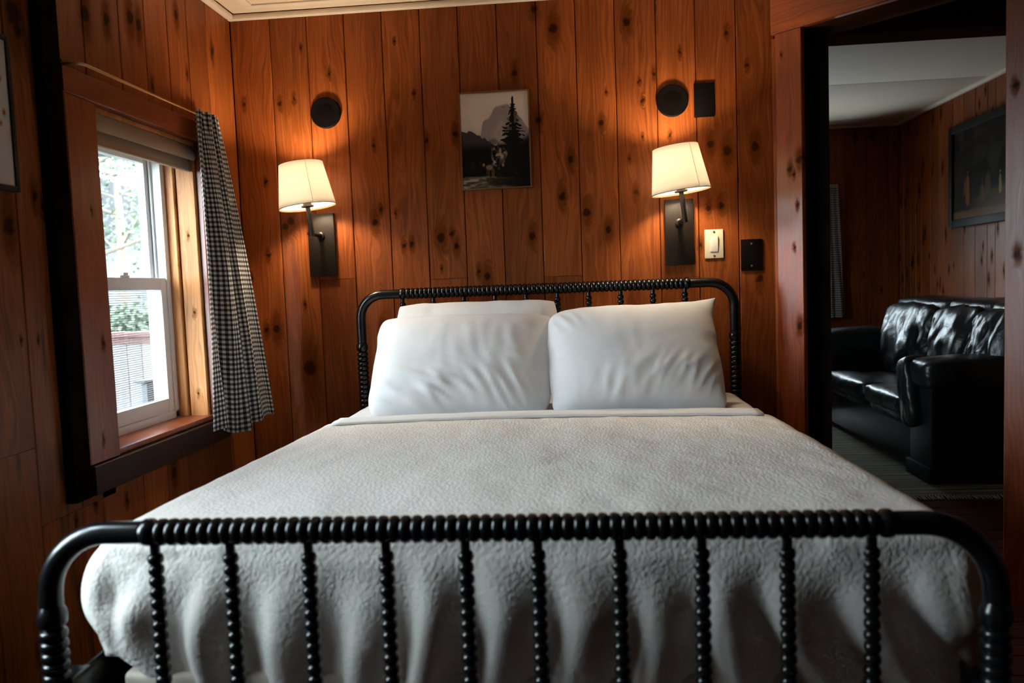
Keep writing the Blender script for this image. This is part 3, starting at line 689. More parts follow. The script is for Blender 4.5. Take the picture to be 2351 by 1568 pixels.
def drape(name, half, y_foot, y_head, R, hem, lift, m, nx, ny, rings, foot=True, wave=0.0, seed=0.0):
    """cloth lying on the bed: top grid, rounded edges, hanging sides and foot"""
    A = half-R; B = y_foot+R if foot else y_foot
    core = []   # (x, y, nx, ny)
    ys_ = [y_head+(B-y_head)*j/ny for j in range(ny+1)]
    for yv in ys_: core.append((-A, yv, -1, 0))
    if foot:
        nc = 10
        for k in range(1, nc): a = PI+k*PI/2/nc; core.append((-A, B, math.cos(a), math.sin(a)))
        for i in range(nx+1): core.append((-A+2*A*i/nx, B, 0, -1))
        for k in range(1, nc): a = 1.5*PI+k*PI/2/nc; core.append((A, B, math.cos(a), math.sin(a)))
    else:
        core_b = []
    right = [(A, yv, 1, 0) for yv in reversed(ys_)]
    bm = bmesh.new(); vg = {}
    def TP(x, y): 
        n_ = 0.0035*fbm(x*5+seed, y*3, 1.3)+0.002*fbm(x*14, y*9, seed)
        return top_z(x+BCX, y)+lift+n_
    for i in range(nx+1):
        for j in range(ny+1):
            x = -A+2*A*i/nx; y = ys_[j]; vg[i, j] = bm.verts.new((x+BCX, y, TP(x, y)))
    for i in range(nx):
        for j in range(ny): bm.faces.new((vg[i, j], vg[i+1, j], vg[i+1, j+1], vg[i, j+1]))
    arc = R*PI/2
    def skirt(path, verts0, s_off):
        prev = verts0; S = s_off
        straight = None
        for k in range(1, rings+1):
            cur = []; s = S
            for q, (x, y, dx, dy) in enumerate(path):
                if q: s += math.hypot(x-path[q-1][0], y-path[q-1][1])+0.04*math.hypot(dx-path[q-1][2], dy-path[q-1][3])
                zt = TP(x, y); h = zt-hem(x, y, dx, dy); tot = arc+max(0.01, h-R); d = tot*k/rings
                if d < arc: out = R*math.sin(d/R); dz = R-R*math.cos(d/R)
                else: out = R; dz = R+(d-arc)
                f = max(0, (d-arc*0.7)/max(0.05, tot-arc*0.7))
                out += 0.022*math.sin(PI*min(1, f*1.05))*(1.0 if abs(dx) > 0.3 or not foot else 0.35)-0.022*max(0, f-0.6)
                if wave and f > 0:
                    ww = 0.9*fbm(s*4.2+seed, d*1.2, 0.7, 2)+0.55*math.sin(s*31+2.2*fbm(s*2, d*2.5, 3.0)+d*3)+0.4*fbm(s*15, d*4, 4.0)
                    out += wave*f**0.7*ww
                    if foot and dy < -0.9:
                        out += shadow_fold(x+BCX+0.10*(f-0.4)*FOLD_LEAN(x), f)
                cur.append(bm.verts.new((x+dx*out+BCX, y+dy*out, zt-dz)))
            for q in range(len(path)-1):
                a, b, c_, d_ = prev[q], prev[q+1], cur[q+1], cur[q]
                vs4 = []
                for v in (a, b, c_, d_):
                    if v not in vs4: vs4.append(v)
                try: bm.faces.new(vs4)
                except ValueError: pass
            prev = cur
    if foot:
        path = core+right; v0 = []
        for (x, y, dx, dy) in path:
            i = round((x+A)/(2*A)*nx); j = min(range(ny+1), key=lambda jj: abs(ys_[jj]-y)); v0.append(vg[i, j])
        skirt(path, v0, 0)
    else:
        skirt([(-A, yv, -1, 0) for yv in ys_], [vg[0, j] for j in range(ny+1)], 0)
        skirt([(A, yv, 1, 0) for yv in ys_], [vg[nx, j] for j in range(ny+1)], 5)
    bmesh.ops.recalc_face_normals(bm, faces=bm.faces)
    me = bpy.data.meshes.new(name); bm.to_mesh(me); bm.free(); me.materials.append(MAT[m]); me.shade_smooth()
    o = bpy.data.objects.new(name, me); col.objects.link(o)
    return o
def FOLD_LEAN(x):
    return 0.55*max(0, -x-0.35)/0.3 - 0.9*max(0, x-0.30)/0.3
FR = random.Random(11)
SHADOW_FOLDS = [(FR.uniform(0.030, 0.048), FR.uniform(0.24, 0.40), FR.uniform(0.05, 0.3)) for _ in range(16)]
def shadow_fold(x, f):  # coverlet folds deepened per spindle gap to stand in for spindle shadows
    p = (x-(-0.735))/0.1325+0.35*noise.noise(Vector((x*3, f*1.6, 2.0))); i = math.floor(p); q = p-i
    A, pk, st = SHADOW_FOLDS[(i+3) % 16]
    h = q/pk if q < pk else (1-q)/(1-pk)
    h = h*h*(3-2*h)
    return A*h*min(1, max(0, (f-st*0.6)/0.35))-0.010
def hem_cov(x, y, dx, dy):
    if dy < -0.3:
        return 0.34+0.15*max(0, (-x-0.50)/0.22)**1.3+0.03*max(0, (x-0.45)/0.3)
    return 0.47
cv = drape('coverlet', 0.810, 1.378, 2.72, 0.075, hem_cov, 0.004, 'coverlet', 110, 60, 26, wave=0.012)
sm = cv.modifiers.new('thick', 'SOLIDIFY'); sm.thickness = 0.005; sm.offset = -1
tag(cv, 'quilted off-white coverlet spread over the bed and tucked in at the foot', 'coverlet')
sh = drape('sheet', 0.790, 2.60, 3.315, 0.07, lambda *a: 0.50, -0.004, 'sheet', 40, 30, 14, foot=False, wave=0.006, seed=3.0)
tag(sh, 'smooth white bed sheet under the pillows at the head of the bed', 'sheet')
# turned-down top of the sheet, lying on the coverlet's edge: part of the sheet
tf = []
for j in range(9):
    row = []
    for i in range(61):
        x = -0.73+1.46*i/60+BCX; yv = 2.665+0.115*j/8+0.010*fbm(x*2.2, 0.3, 2.0)*(1-j/8)
        e = math.sin(PI*min(1, (j+0.6)/3)/2); z = top_z(x, yv)+0.003+0.006*e+0.002*fbm(x*6, yv*14, 0.4)
        row.append((x, yv, z))
    tf.append(row)
tfo = grid_obj('turned_down_fold', tf, 'sheet', sh)
sm = tfo.modifiers.new('thick', 'SOLIDIFY'); sm.thickness = 0.006; sm.offset = 1

# ------------------------------------------------------------------ pillows
def pillow(name, label, w_, h_, t_, loc, tilt, rz, roll_, seed, wr, group='white pillows on the bed', cor=(0.02, 0.02, 0.02, 0.02)):
    nu, nv = 84, 64
    def surf(sgn):
        P = []
        for j in range(nv+1):
            v = -1+2*j/nv; row = []
            for i in range(nu+1):
                u = -1+2*i/nu
                # denser sampling near the rim
                uu = math.sin(u*PI/2); vv = math.sin(v*PI/2)
                x = w_/2*uu*(1-0.012*(1-vv*vv)-0.014*fbm(vv*2, seed)); z = h_/2*vv*(1-0.020*(1-uu*uu)-0.016*fbm(uu*2.5, seed+4))
                kc = cor[(1 if uu > 0 else 0)+(0 if vv > 0 else 2)]*(abs(uu)*abs(vv))**5
                x -= kc*w_*1.2*(1 if uu > 0 else -1); z -= kc*w_*(1 if vv > 0 else -1)
                T = t_/2*(max(0, 1-abs(uu)**2.6)*max(0, 1-abs(vv)**2.6))**0.55
                n_ = 0.0
                if sgn < 0:
                    a, b = uu*w_/2, vv*h_/2
                    for (amp, ang, cx_, cz_, sx_, sz_, fr) in wr:
                        ca, sa = math.cos(ang), math.sin(ang)
                        p = (a*ca+b*sa)+0.012*fbm(a*5+seed, b*5, 2.0); q_ = -a*sa+b*ca
                        env = math.exp(-((a-cx_)/sx_)**2-((b-cz_)/sz_)**2)
                        n_ += 0.62*amp*env*max(0, 1-2.8*abs(noise.noise(Vector((p*fr*0.50+seed, q_*3.6, seed)))))**1.4
                    n_ += 0.004*fbm(a*5+seed, b*5, 1.0)
                edge = min(1, 6*(1-abs(uu)))*min(1, 6*(1-abs(vv)))
                y = sgn*(T+n_*edge)
                row.append(Vector((x, y, z+h_/2)))
            P.append(row)
        return P
    F, Bk = surf(-1), surf(1)
    bm = bmesh.new()
    for P, flip in ((F, False), (Bk, True)):
        g_ = [[bm.verts.new(p) for p in r] for r in P]
        for j in range(nv):
            for i in range(nu):
                q = (g_[j][i], g_[j][i+1], g_[j+1][i+1], g_[j+1][i]); bm.faces.new(q if not flip else tuple(reversed(q)))
    bmesh.ops.remove_doubles(bm, verts=bm.verts, dist=1e-5)
    me = bpy.data.meshes.new(name); bm.to_mesh(me); bm.free(); me.materials.append(MAT['pillow']); me.shade_smooth()
    o = bpy.data.objects.new(name, me); col.objects.link(o)
    o.matrix_world = Matrix.Translation(loc) @ Matrix.Rotation(rz, 4, 'Z') @ Matrix.Rotation(-tilt, 4, 'X') @ Matrix.Rotation(roll_, 4, 'Y')
    return tag(o, label, 'pillow', group)
R_ = math.radians
pillow('pillow', 'white pillow standing behind the left pillow, only its top showing', 0.665, 0.40, 0.13, (-0.415, 3.165, 0.715), R_(15), R_(1), R_(0), 5.0,
       [(0.006, 0.2, 0, 0.1, 0.3, 0.2, 30)])
pillow('pillow', 'left front white pillow with diagonal creases leaning on another pillow', 0.69, 0.445, 0.21, (-0.455, 2.86, 0.683), R_(35), R_(-2), R_(0.5), 1.0,
       [(0.022, 0.95, -0.12, -0.13, 0.20, 0.075, 56), (0.016, 0.60, 0.14, -0.13, 0.12, 0.08, 50), (0.020, 0.75, 0.23, -0.02, 0.04, 0.14, 22), (0.006, 0.1, 0.05, 0.06, 0.2, 0.1, 36)], cor=(0.025, 0.02, 0.03, 0.035))
pillow('pillow', 'right white pillow with one pointed upper corner leaning on the headboard', 0.635, 0.455, 0.23, (0.208, 2.85, 0.681), R_(33), R_(3), R_(-1.0), 9.0,
       [(0.022, -0.55, 0.13, -0.11, 0.17, 0.065, 60), (0.012, -0.2, -0.05, -0.14, 0.12, 0.06, 54), (0.018, 0.6, -0.24, 0.15, 0.08, 0.05, 46), (0.005, 0.1, 0.0, 0.08, 0.1, 0.12, 36)], cor=(0.04, -0.028, 0.03, 0.02))

# ------------------------------------------------------------------ wall sconces
def sconce(loc, label, ys=3.27, lean=R_(6.5), dx=0.003):
    r = empty('wall_sconce', loc); d = ys-YB
    tag(r, label, 'wall lamp', 'bedside wall sconces')
    MB().box((-0.059, -0.022, -0.136), (0.059, 0.0, 0.136), 0.003).build('backplate', 'bronze', r)
    z0 = 0.040
    am = MB().tube([(0, -0.02, z0), (0, d+0.004, z0)], 0.0085, 14).lathe([(0.016, 0), (0.016, 0.010), (0.010, 0.014)], (0, -0.021, z0), (0, -1, 0), 18)
    am.build('arm', 'bronze', r)
    MB().tube([(0, d, z0-0.012), (0, d, 0.155)], 0.0095, 16).build('stem', 'bronze', r)
    MB().lathe([(0.026, 0), (0.026, 0.006), (0.018, 0.008), (0.018, 0.05), (0.014, 0.055)], (0, d, 0.150), (0, 0, 1), 20).build('socket', 'bronze', r)
    sb, st, h0, h1 = 0.1165, 0.0895, 0.150, 0.328
    mb = MB(); n = 56
    mb.ring_surf([[(rr*math.cos(2*PI*k/n), d+rr*math.sin(2*PI*k/n), h0+(h1-h0)*t) for k in range(n)] for t in [i/8 for i in range(9)] for rr in (sb+(st-sb)*t,)])
    s_ = mb.build('shade', 'shade', r)
    so = s_.modifiers.new('thick', 'SOLIDIFY'); so.thickness = 0.0012
    MB().tube([(math.cos(2*PI*k/40)*sb, d+math.sin(2*PI*k/40)*sb, h0) for k in range(41)], 0.0016, 6).build('shade_rim', 'gold_frame', s_)
    a = -1.05
    MB().tube([(math.cos(a)*(sb+0.001), d+math.sin(a)*(sb+0.001), h0), (math.cos(a)*(st+0.001), d+math.sin(a)*(st+0.001), h1)], 0.0011, 5).build('shade_seam', 'ceil_trim', s_)
    sp_ = MB()
    for k in range(3):
        an = k*2*PI/3+0.3; sp_.tube([(0.016*math.cos(an), d+0.016*math.sin(an), 0.195), (0.112*math.cos(an), d+0.112*math.sin(an), 0.162)], 0.0012, 5)
    sp_.build('shade_spider', 'bronze', s_)
    prof = [(0.012, 0.0), (0.013, 0.012), (0.022, 0.028), (0.028, 0.045), (0.027, 0.058), (0.018, 0.072), (0.004, 0.078)]
    MB().lathe(prof, (0, d, 0.204), (0, 0, 1), 16).build('bulb', 'bulb', r)
    piv = Matrix.Translation((dx, d, z0)) @ Matrix.Rotation(-lean, 4, 'Y') @ Matrix.Translation((0, -d, -z0))
    for o in list(r.children):
        if o.name.split('.')[0] in ('stem', 'socket', 'shade', 'bulb'):
            o.data.transform(piv)
            for c_ in o.children: c_.data.transform(piv)
    return r
sconce((-1.107, YB, 1.366), 'lit wall sconce with white shade left of the picture, nearer the window', dx=0.014)
sconce((0.432, YB, 1.356), 'lit wall sconce with white shade above the ivory light switch')

# ------------------------------------------------------------------ pictures
def paint_obj(name, w_, h_, fn, nx, ny, parent, y):
    """flat print: colours per cell; local x right, z up"""
    U, Vv = np.meshgrid((np.arange(nx)+0.5)/nx, (np.arange(ny)+0.5)/ny)
    C = np.clip(fn(U, Vv), 0, 1)
    vx = [((i/nx-0.5)*w_, y, (j/ny)*h_) for j in range(ny+1) for i in range(nx+1)]
    f = [(j*(nx+1)+i, j*(nx+1)+i+1, (j+1)*(nx+1)+i+1, (j+1)*(nx+1)+i) for j in range(ny) for i in range(nx)]
    me = bpy.data.meshes.new(name); me.from_pydata(vx, [], f); me.materials.append(MAT['paint'])
    at = me.color_attributes.new('paint', 'FLOAT_COLOR', 'CORNER')
    lin = np.where(C <= 0.04045, C/12.92, ((C+0.055)/1.055)**2.4).reshape(-1, 3)
    buf = np.ones((len(lin), 4, 4), np.float32); buf[:, :, :3] = lin[:, None, :]
    at.data.foreach_set('color', buf.reshape(-1))
    o = bpy.data.objects.new(name, me); col.objects.link(o); o.parent = parent; return o
rng = np.random.default_rng(4)
def vnoise(U, V, s, seed):
    r = np.random.default_rng(seed).random((64, 64)); x = U*s; y = V*s*1.4
    xi = np.floor(x).astype(int); yi = np.floor(y).astype(int); fx = x-xi; fy = y-yi
    fx = fx*fx*(3-2*fx); fy = fy*fy*(3-2*fy); g_ = lambda a, b: r[a % 64, b % 64]
    return (g_(xi, yi)*(1-fx)+g_(xi+1, yi)*fx)*(1-fy)+(g_(xi, yi+1)*(1-fx)+g_(xi+1, yi+1)*fx)*fy
def fb2(U, V, s, seed): return (vnoise(U, V, s, seed)+0.5*vnoise(U, V, s*2.1, seed+1)+0.25*vnoise(U, V, s*4.3, seed+2))/1.75
def sm(x, a, b): t = np.clip((x-a)/(b-a), 0, 1); return t*t*(3-2*t)
def mix(C, col_, m): return C*(1-m[..., None])+np.array(col_)*m[..., None]
def landscape(U, V):
    C = np.ones(U.shape+(3,))*np.array((0.80, 0.74, 0.71)); C = C*(0.94+0.08*fb2(U, V, 3, 1))[..., None]
    C = mix(C, (0.62, 0.57, 0.57), sm(0.72-V-0.35*np.abs(U-0.1)+0.2*fb2(U, V, 4, 8), 0.0, 0.3)*0.3)
    peak = np.interp(U, [0.2, 0.29, 0.33, 0.42, 0.46, 0.52, 0.6, 0.7, 0.8, 1.0], [0.45, 0.58, 0.715, 0.745, 0.79, 0.855, 0.87, 0.875, 0.80, 0.62])+0.05*(fb2(U, V*0.3, 9, 3)-0.5)
    mt_ = sm(peak-V, 0, 0.025)
    C = mix(C, (0.55, 0.50, 0.51), mt_); C = mix(C, (0.40, 0.36, 0.38), mt_*sm(fb2(U, V, 6, 5), 0.45, 0.65))
    C = mix(C, (0.70, 0.63, 0.60), mt_*sm(0.22-np.abs(U-0.6)-np.abs(V-0.57), 0, 0.2)*0.7)
    hill = 0.60-0.55*np.maximum(0, U-0.12)**1.3+0.025*(vnoise(U, V*0, 26, 9)-0.3)
    hm = sm(hill-V, 0, 0.015); C = mix(C, (0.24, 0.21, 0.22), hm); C = mix(C, (0.07, 0.06, 0.06), hm*sm(0.50-V, 0, 0.12))
    dk = sm(0.45-V+0.25*(U-0.5)+0.05*(fb2(U, V, 8, 11)-0.5), 0, 0.10); C = mix(C, (0.065, 0.055, 0.052), dk)
    C = mix(C, (0.15, 0.12, 0.10), dk*sm(fb2(U, V, 9, 12), 0.58, 0.75)*0.7)
    # conifer
    tx = 0.755+0.02*V; hw = 0.014+0.46*np.maximum(0, 0.95-V)**1.15
    tooth = 0.35+0.65*np.abs(np.sin(V*62+6*vnoise(U, V, 9, 21)))*(0.5+vnoise(U, V, 17, 22))
    tr = (np.abs(U-tx) < hw*tooth)*(V < 0.95)*(V > 0.15)*1.0; tr = np.maximum(tr, ((np.abs(U-tx) < 0.013)*(V < 0.93))*1.0)
    thin = np.where((V > 0.6) & (vnoise(U, V, 30, 23) > 0.55) & (np.abs(U-tx) > 0.02), 0.35, 1.0)
    C = mix(C, (0.085, 0.07, 0.06), tr*thin)
    # pale rock
    rk = sm(0.115-np.hypot((U-0.545)*0.9, (V-0.335)*0.75)+0.06*(fb2(U, V, 10, 31)-0.5), 0, 0.03)
    C = mix(C, (0.62, 0.55, 0.49), rk*sm(fb2(U, V, 15, 32), 0.36, 0.6)); C = mix(C, (0.20, 0.17, 0.15), rk*sm(vnoise(U, V, 22, 33), 0.6, 0.8)*0.8)
    # stag
    bd = sm(0.05-np.hypot((U-0.40)*0.75, (V-0.215)*1.4), 0, 0.02); C = mix(C, (0.46, 0.36, 0.27), bd)
    hd = sm(0.022-np.hypot(U-0.315, V-0.245), 0, 0.01); C = mix(C, (0.52, 0.43, 0.34), hd)
    for lx in (0.36, 0.385, 0.44, 0.46): C = mix(C, (0.33, 0.25, 0.18), ((np.abs(U-lx) < 0.007)*(V > 0.11)*(V < 0.2))*1.0)
    # lit ground and water
    gw = sm(0.115-V+0.02*(U < 0.5), 0, 0.03)*sm(0.62-U, -0.25, 0.1); C = mix(C, (0.55, 0.49, 0.42), gw*(0.35+0.65*sm(fb2(U, V*5, 7, 41), 0.35, 0.7)))
    C = mix(C, (0.10, 0.085, 0.06), sm(0.05-np.abs(V-0.06), 0, 0.02)*sm(U, 0.3, 0.5)*0.8)
    return C*1.08
def framed(name, label, w_, h_, fwid, dep, loc, rz, fn, nx, ny, fm, matte=None, cat='picture'):
    r = empty(name, loc, rz); tag(r, label, cat)
    f = MB()
    f.box((-w_/2, -dep, 0), (-w_/2+fwid, 0, h_), 0.002).box((w_/2-fwid, -dep, 0), (w_/2, 0, h_), 0.002)
    f.box((-w_/2+fwid, -dep, 0), (w_/2-fwid, 0, fwid), 0.002).box((-w_/2+fwid, -dep, h_-fwid), (w_/2-fwid, 0, h_), 0.002)
    f.build('frame', fm, r)
    MB().box((-w_/2+fwid*0.5, -dep*0.7, fwid*0.5), (w_/2-fwid*0.5, -0.001, h_-fwid*0.5)).build('backing_board', 'white_mat', r)
    p = paint_obj('print', w_-2*fwid, h_-2*fwid, fn, nx, ny, r, -dep*0.7-0.001); p.location = (0, 0, fwid)
    return r
framed('landscape_picture', 'small grey landscape print of conifer, mountain and deer between the sconces', 0.300, 0.410, 0.006, 0.022, (-0.330, YB, 1.572), 0, landscape, 132, 184, 'gold_frame')

def forest(U, V):
    C = np.ones(U.shape+(3,))*np.array((0.115, 0.085, 0.06)); n_ = fb2(U, V, 7, 51)
    C = mix(C, (0.20, 0.17, 0.10), sm(n_, 0.5, 0.75)*sm(V, 0.3, 0.6)); C = mix(C, (0.05, 0.04, 0.03), sm(fb2(U, V, 4, 52), 0.5, 0.7))
    C = mix(C, (0.30, 0.22, 0.13), sm(0.26-V+0.15*(U-0.4)+0.04*n_, 0, 0.08)*sm(U, 0.2, 0.5)); C = mix(C, (0.42, 0.31, 0.18), sm(0.09-V+0.03*n_, 0, 0.04))
    C = mix(C, (0.25, 0.23, 0.14), sm(0.11-np.hypot(U-0.72, (V-0.62)*0.8)+0.06*n_, 0, 0.05)*0.8)
    C = mix(C, (0.36, 0.19, 0.10), sm(U-0.86+0.1*(V-0.8), 0, 0.1)*sm(V, 0.55, 0.7))
    for (cx_, c0, c1, wd, cl) in ((0.27, 0.12, 0.50, 0.045, (0.58, 0.30, 0.16)), (0.22, 0.25, 0.45, 0.03, (0.40, 0.25, 0.14)), (0.62, 0.22, 0.46, 0.06, (0.36, 0.25, 0.15)), (0.53, 0.15, 0.36, 0.05, (0.40, 0.28, 0.18)), (0.82, 0.20, 0.42, 0.028, (0.70, 0.56, 0.36))):
        cz = (c0+c1)/2; hh = (c1-c0)/2
        m_ = sm(1-np.abs((U-cx_)/(wd*(1.15-0.5*(V-c0)/(c1-c0))))**2-np.abs((V-cz)/hh)**4, 0, 0.5); C = mix(C, cl, m_*0.85)
        C = mix(C, tuple(x*1.0 for x in cl), sm(0.018-np.hypot((U-cx_), (V-c1-0.015)*1.2), 0, 0.01))
    return C
framed('forest_painting', 'dark framed painting of small figures under trees above the sofa', 0.86, 0.69, 0.052, 0.045, (X2R, 5.47, 1.443), -PI/2, forest, 110, 100, 'black_frame', cat='painting')
def sprig(U, V):
    C = np.ones(U.shape+(3,))*np.array((0.74, 0.70, 0.68))
    for (a, b, r_) in ((0.9, 0.73, 0.035), (0.93, 0.5, 0.03), (0.88, 0.42, 0.025), (0.5, 0.6, 0.05), (0.6, 0.4, 0.04)):
        C = mix(C, (0.55, 0.26, 0.10), sm(r_-np.hypot(U-a, (V-b)*0.9), 0, 0.02))
    return C
framed('botanical_picture', 'white print in a thin dark frame, cut off at the left edge', 0.32, 0.40, 0.014, 0.02, (XL, 1.855, 1.452), PI/2, sprig, 60, 70, 'black_frame')

# ------------------------------------------------------------------ small wall fittings
def speaker(x, z, label):
    r = empty('wall_speaker', (x, YB, z)); tag(r, label, 'speaker', 'round black wall speakers')
    MB().lathe([(0.066, 0), (0.066, 0.010), (0.062, 0.014), (0.058, 0.013)], (0, 0, 0), (0, -1, 0), 48).build('rim', 'black_plastic', r)
    MB().lathe([(0.058, 0.011), (0.04, 0.013), (0.02, 0.0145), (0.002, 0.015)], (0, 0, 0), (0, -1, 0), 48).build('grille', 'speaker', r)
speaker(-1.062, 1.933, 'round black wall speaker above the left sconce')
speaker(0.417, 1.902, 'round black wall speaker above the right sconce, beside a square plate')
def plate(name, x0, x1, z0, z1, m, label, cat, rocker=False, screws=None):
    r = empty(name, ((x0+x1)/2, YB, (z0+z1)/2)); tag(r, label, cat)
    w_, h_ = (x1-x0)/2, (z1-z0)/2
    MB().box((-w_, -0.0075, -h_), (w_, 0, h_), 0.003).build('cover_plate', m, r)
    if rocker:
        MB().box((-0.0175, -0.0095, -0.034), (0.0175, -0.007, 0.034), 0.001).build('rocker_frame', 'ivory', r)
        mb = MB(); mb.box((-0.0155, -0.0135, -0.032), (0.0155, -0.009, 0.032), 0.0015, Matrix.Rotation(R_(4), 4, 'X')); mb.build('rocker', 'white_plastic', r)
    for sz in screws or ():
        MB().lathe([(0.005, 0), (0.0045, 0.002), (0.001, 0.0028)], (0, -0.0072, sz), (0, -1, 0), 14).build('screw', 'screw', r)
    return r
plate('light_switch', 0.538, 0.615, 1.241, 1.362, 'ivory', 'ivory rocker light switch right of the right sconce', 'light switch', True, (0.05, -0.05))
plate('black_cover_plate', 0.506, 0.589, 1.828, 1.968, 'black_plastic', 'black rectangular wall plate next to the right round speaker', 'wall plate')
plate('black_outlet_plate', 0.687, 0.774, 1.184, 1.315, 'black_plastic', 'black blank plate with two bright screws low beside the doorway', 'wall plate', False, (0.046, -0.046))

# ------------------------------------------------------------------ blind, rod, curtain
bl = empty('roller_blind', (XL, 0, 0), PI/2); tag(bl, 'taupe roman blind drawn up at the top of the left window', 'blind')
a, b, c, d = W1
def fold(name, z0, z1, y0, y1, bul):
    rows = []
    for j in range(11):
        t = j/10; z = z1+(z0-z1)*t; yv = y0+(y1-y0)*t-bul*math.sin(PI*t**1.6)
        rows.append([(a+0.004+(b-a-0.008)*i/12, yv, z) for i in range(13)])
    o = grid_obj(name, rows, 'blind', bl); m_ = o.modifiers.new('thick', 'SOLIDIFY'); m_.thickness = 0.004; return o
fold('upper_fold', 1.690, 1.743, 0.012, 0.006, 0.010)
fold('lower_fold', 1.650, 1.712, 0.030, 0.022, 0.004)
MB().box((a+0.004, 0.014, 1.646), (b-0.004, 0.030, 1.656), 0.003).build('bottom_bar', 'blind', bl)
MB().box((a+0.003, 0.01, 1.725), (b-0.003, 0.06, 1.744), 0.003).build('head_rail', 'dark_wood', bl)
rod = empty('curtain_rod', (XL, 2.7, 1.846)); tag(rod, 'thin curved metal curtain rod across the left window top', 'curtain rod')
pts = []
for k in range(9): an = PI/2*k/8; pts.append((0.028+0.034*math.sin(an), -0.455+0.034*(1-math.cos(an)), 0))
rp = [(0.0, -0.455, 0)]+pts+[(0.062, -0.25, 0), (0.062, 0.0, 0), (0.062, 0.43, 0)]
rp += [(0.028+0.034*math.cos(PI/2*k/8), 0.43+0.034*math.sin(PI/2*k/8), 0) for k in range(1, 9)]+[(0.0, 0.464, 0)]
MB().tube(rp, 0.0045, 10).build('rod', 'rod', rod)
for yv in (-0.455, 0.464): MB().box((0.0, yv-0.008, -0.014), (0.006, yv+0.008, 0.014), 0.002).build('bracket', 'black_plastic', rod)

def curtain(name, label, T0, T1, B0, B1, z_top, z_bot, nf, amp_t, amp_b, cloth, m, lead, group=None, ruffle=True, zdrop=None, seed=0.0):
    """T0,T1 top ends, B0,B1 bottom ends (xy). lead(t) pushes the first fold out"""
    nu, nv = 200, 90; P = []; uv = []
    for j in range(nv+1):
        t = j/nv; e = t**0.9
        A = Vector(T0).lerp(Vector(B0), e); Bq = Vector(T1).lerp(Vector(B1), e); dr = (Bq-A); L = dr.length; dr.normalize(); nr = Vector((dr.y, -dr.x))
        amp = amp_t+(amp_b-amp_t)*min(1, t*1.4); row = []
        for i in range(nu+1):
            s = i/nu
            sw = s+0.03*math.sin(2*PI*s*1.5+t*2)
            wv = math.sin(2*PI*nf*sw+0.9*math.sin(t*3+seed))+0.25*math.sin(2*PI*nf*2.3*sw+1.0+t)
            q = A+dr*(L*s)+nr*(amp*wv*(0.75+0.4*math.sin(5*s+seed)))
            if ruffle and t < 0.075:
                k_ = 1-t/0.075; q = q+nr*(0.006*k_*math.sin(2*PI*23*s))
            q = q+nr*lead(s, t)
            z = z_top+(z_bot-z_top)*t
            if zdrop: z += zdrop(s)*t**3
            row.append((q.x, q.y, z)); uv.append((s*cloth, (z_top-z_bot)*t))
        P.append(row)
    o = grid_obj(name, P, m, None, uv); md = o.modifiers.new('thick', 'SOLIDIFY'); md.thickness = 0.0012
    return tag(o, label, 'curtain', group)
cur = curtain('gingham_curtain', 'black and white gingham curtain hanging right of the bedroom window',
        (-1.412, 2.955), (-1.400, 3.115), (-1.395, 2.865), (-1.305, 3.295), 1.866, 0.655, 3.0, 0.014, 0.033, 0.60, 'gingham',
        lambda s, t: 0.025*math.exp(-((s-0.25)/0.2)**2)*min(1, t*2), zdrop=lambda s: -0.03*math.exp(-((s-0.32)/0.12)**2)-0.012*s+0.012*math.sin(9*s))
cur2 = curtain('gingham_curtain', 'narrow gingham curtain on the far wall beyond the doorway',
        (1.98, 6.80), (2.135, 6.80), (1.95, 6.78), (2.185, 6.80), 1.88, 0.79, 4, 0.014, 0.025, 0.6, 'gingham', lambda s, t: 0.0, seed=1.0)
rod2 = empty('curtain_rod', (1.5, 6.80, 1.865)); tag(rod2, 'curtain rod of the far wall window beyond the doorway', 'curtain rod')
MB().tube([(-0.62, 0.08, 0), (-0.62, 0, 0), (0.64, 0, 0), (0.64, 0.08, 0)], 0.005, 8).build('rod', 'rod', rod2)

# ------------------------------------------------------------------ sofa beyond the doorway
SX0, SX1, SY0, SY1 = 1.85, 2.60, 4.38, 6.42
sofa = empty('leather_sofa', ((SX0+SX1)/2, (SY0+SY1)/2, 0)); tag(sofa, 'black leather sofa against the wall beyond the doorway', 'sofa')
so_ = Vector(sofa.location)
def S(x, y, z): return Vector((x, y, z))-so_
def puff(name, lo, hi, r, bul, seed, parent=sofa, mtx=None, pin=None, wr=0.012, res=16):
    lo = Vector(lo); hi = Vector(hi); c = (lo+hi)/2; h = (hi-lo)/2
    bm = bmesh.new(); bmesh.ops.create_cube(bm, size=2)
    bmesh.ops.subdivide_edges(bm, edges=list(bm.edges), cuts=res, use_grid_fill=True)
    for v in bm.verts:
        p = v.co.copy(); k = 7.0
        # superellipsoid rounding
        n_ = (abs(p.x)**k+abs(p.y)**k+abs(p.z)**k)**(1/k)
        p = p/n_
        q = Vector((p.x*h.x, p.y*h.y, p.z*h.z))
        fx = [(1-p.y**2)*(1-p.z**2), (1-p.x**2)*(1-p.z**2), (1-p.x**2)*(1-p.y**2)]
        q += Vector((math.copysign(bul[0]*max(0, fx[0]), p.x) if abs(p.x) > .5 else 0, math.copysign(bul[1]*max(0, fx[1]), p.y) if abs(p.y) > .5 else 0, math.copysign(bul[2]*max(0, fx[2]), p.z) if abs(p.z) > .5 else 0))
        w1 = fbm(q.x*5+seed, q.y*9, q.z*4+seed, 3)
        q += Vector((w1, 0.3*w1, 0.6*w1))*wr
        v.co = q
    me_m = Matrix.Translation(c-so_) @ (mtx if mtx is not None else Matrix())
    me = bpy.data.meshes.new(name); bm.to_mesh(me); bm.free(); me.transform(me_m); me.materials.append(MAT['leather']); me.shade_smooth()
    o = bpy.data.objects.new(name, me); col.objects.link(o); o.parent = parent; return o
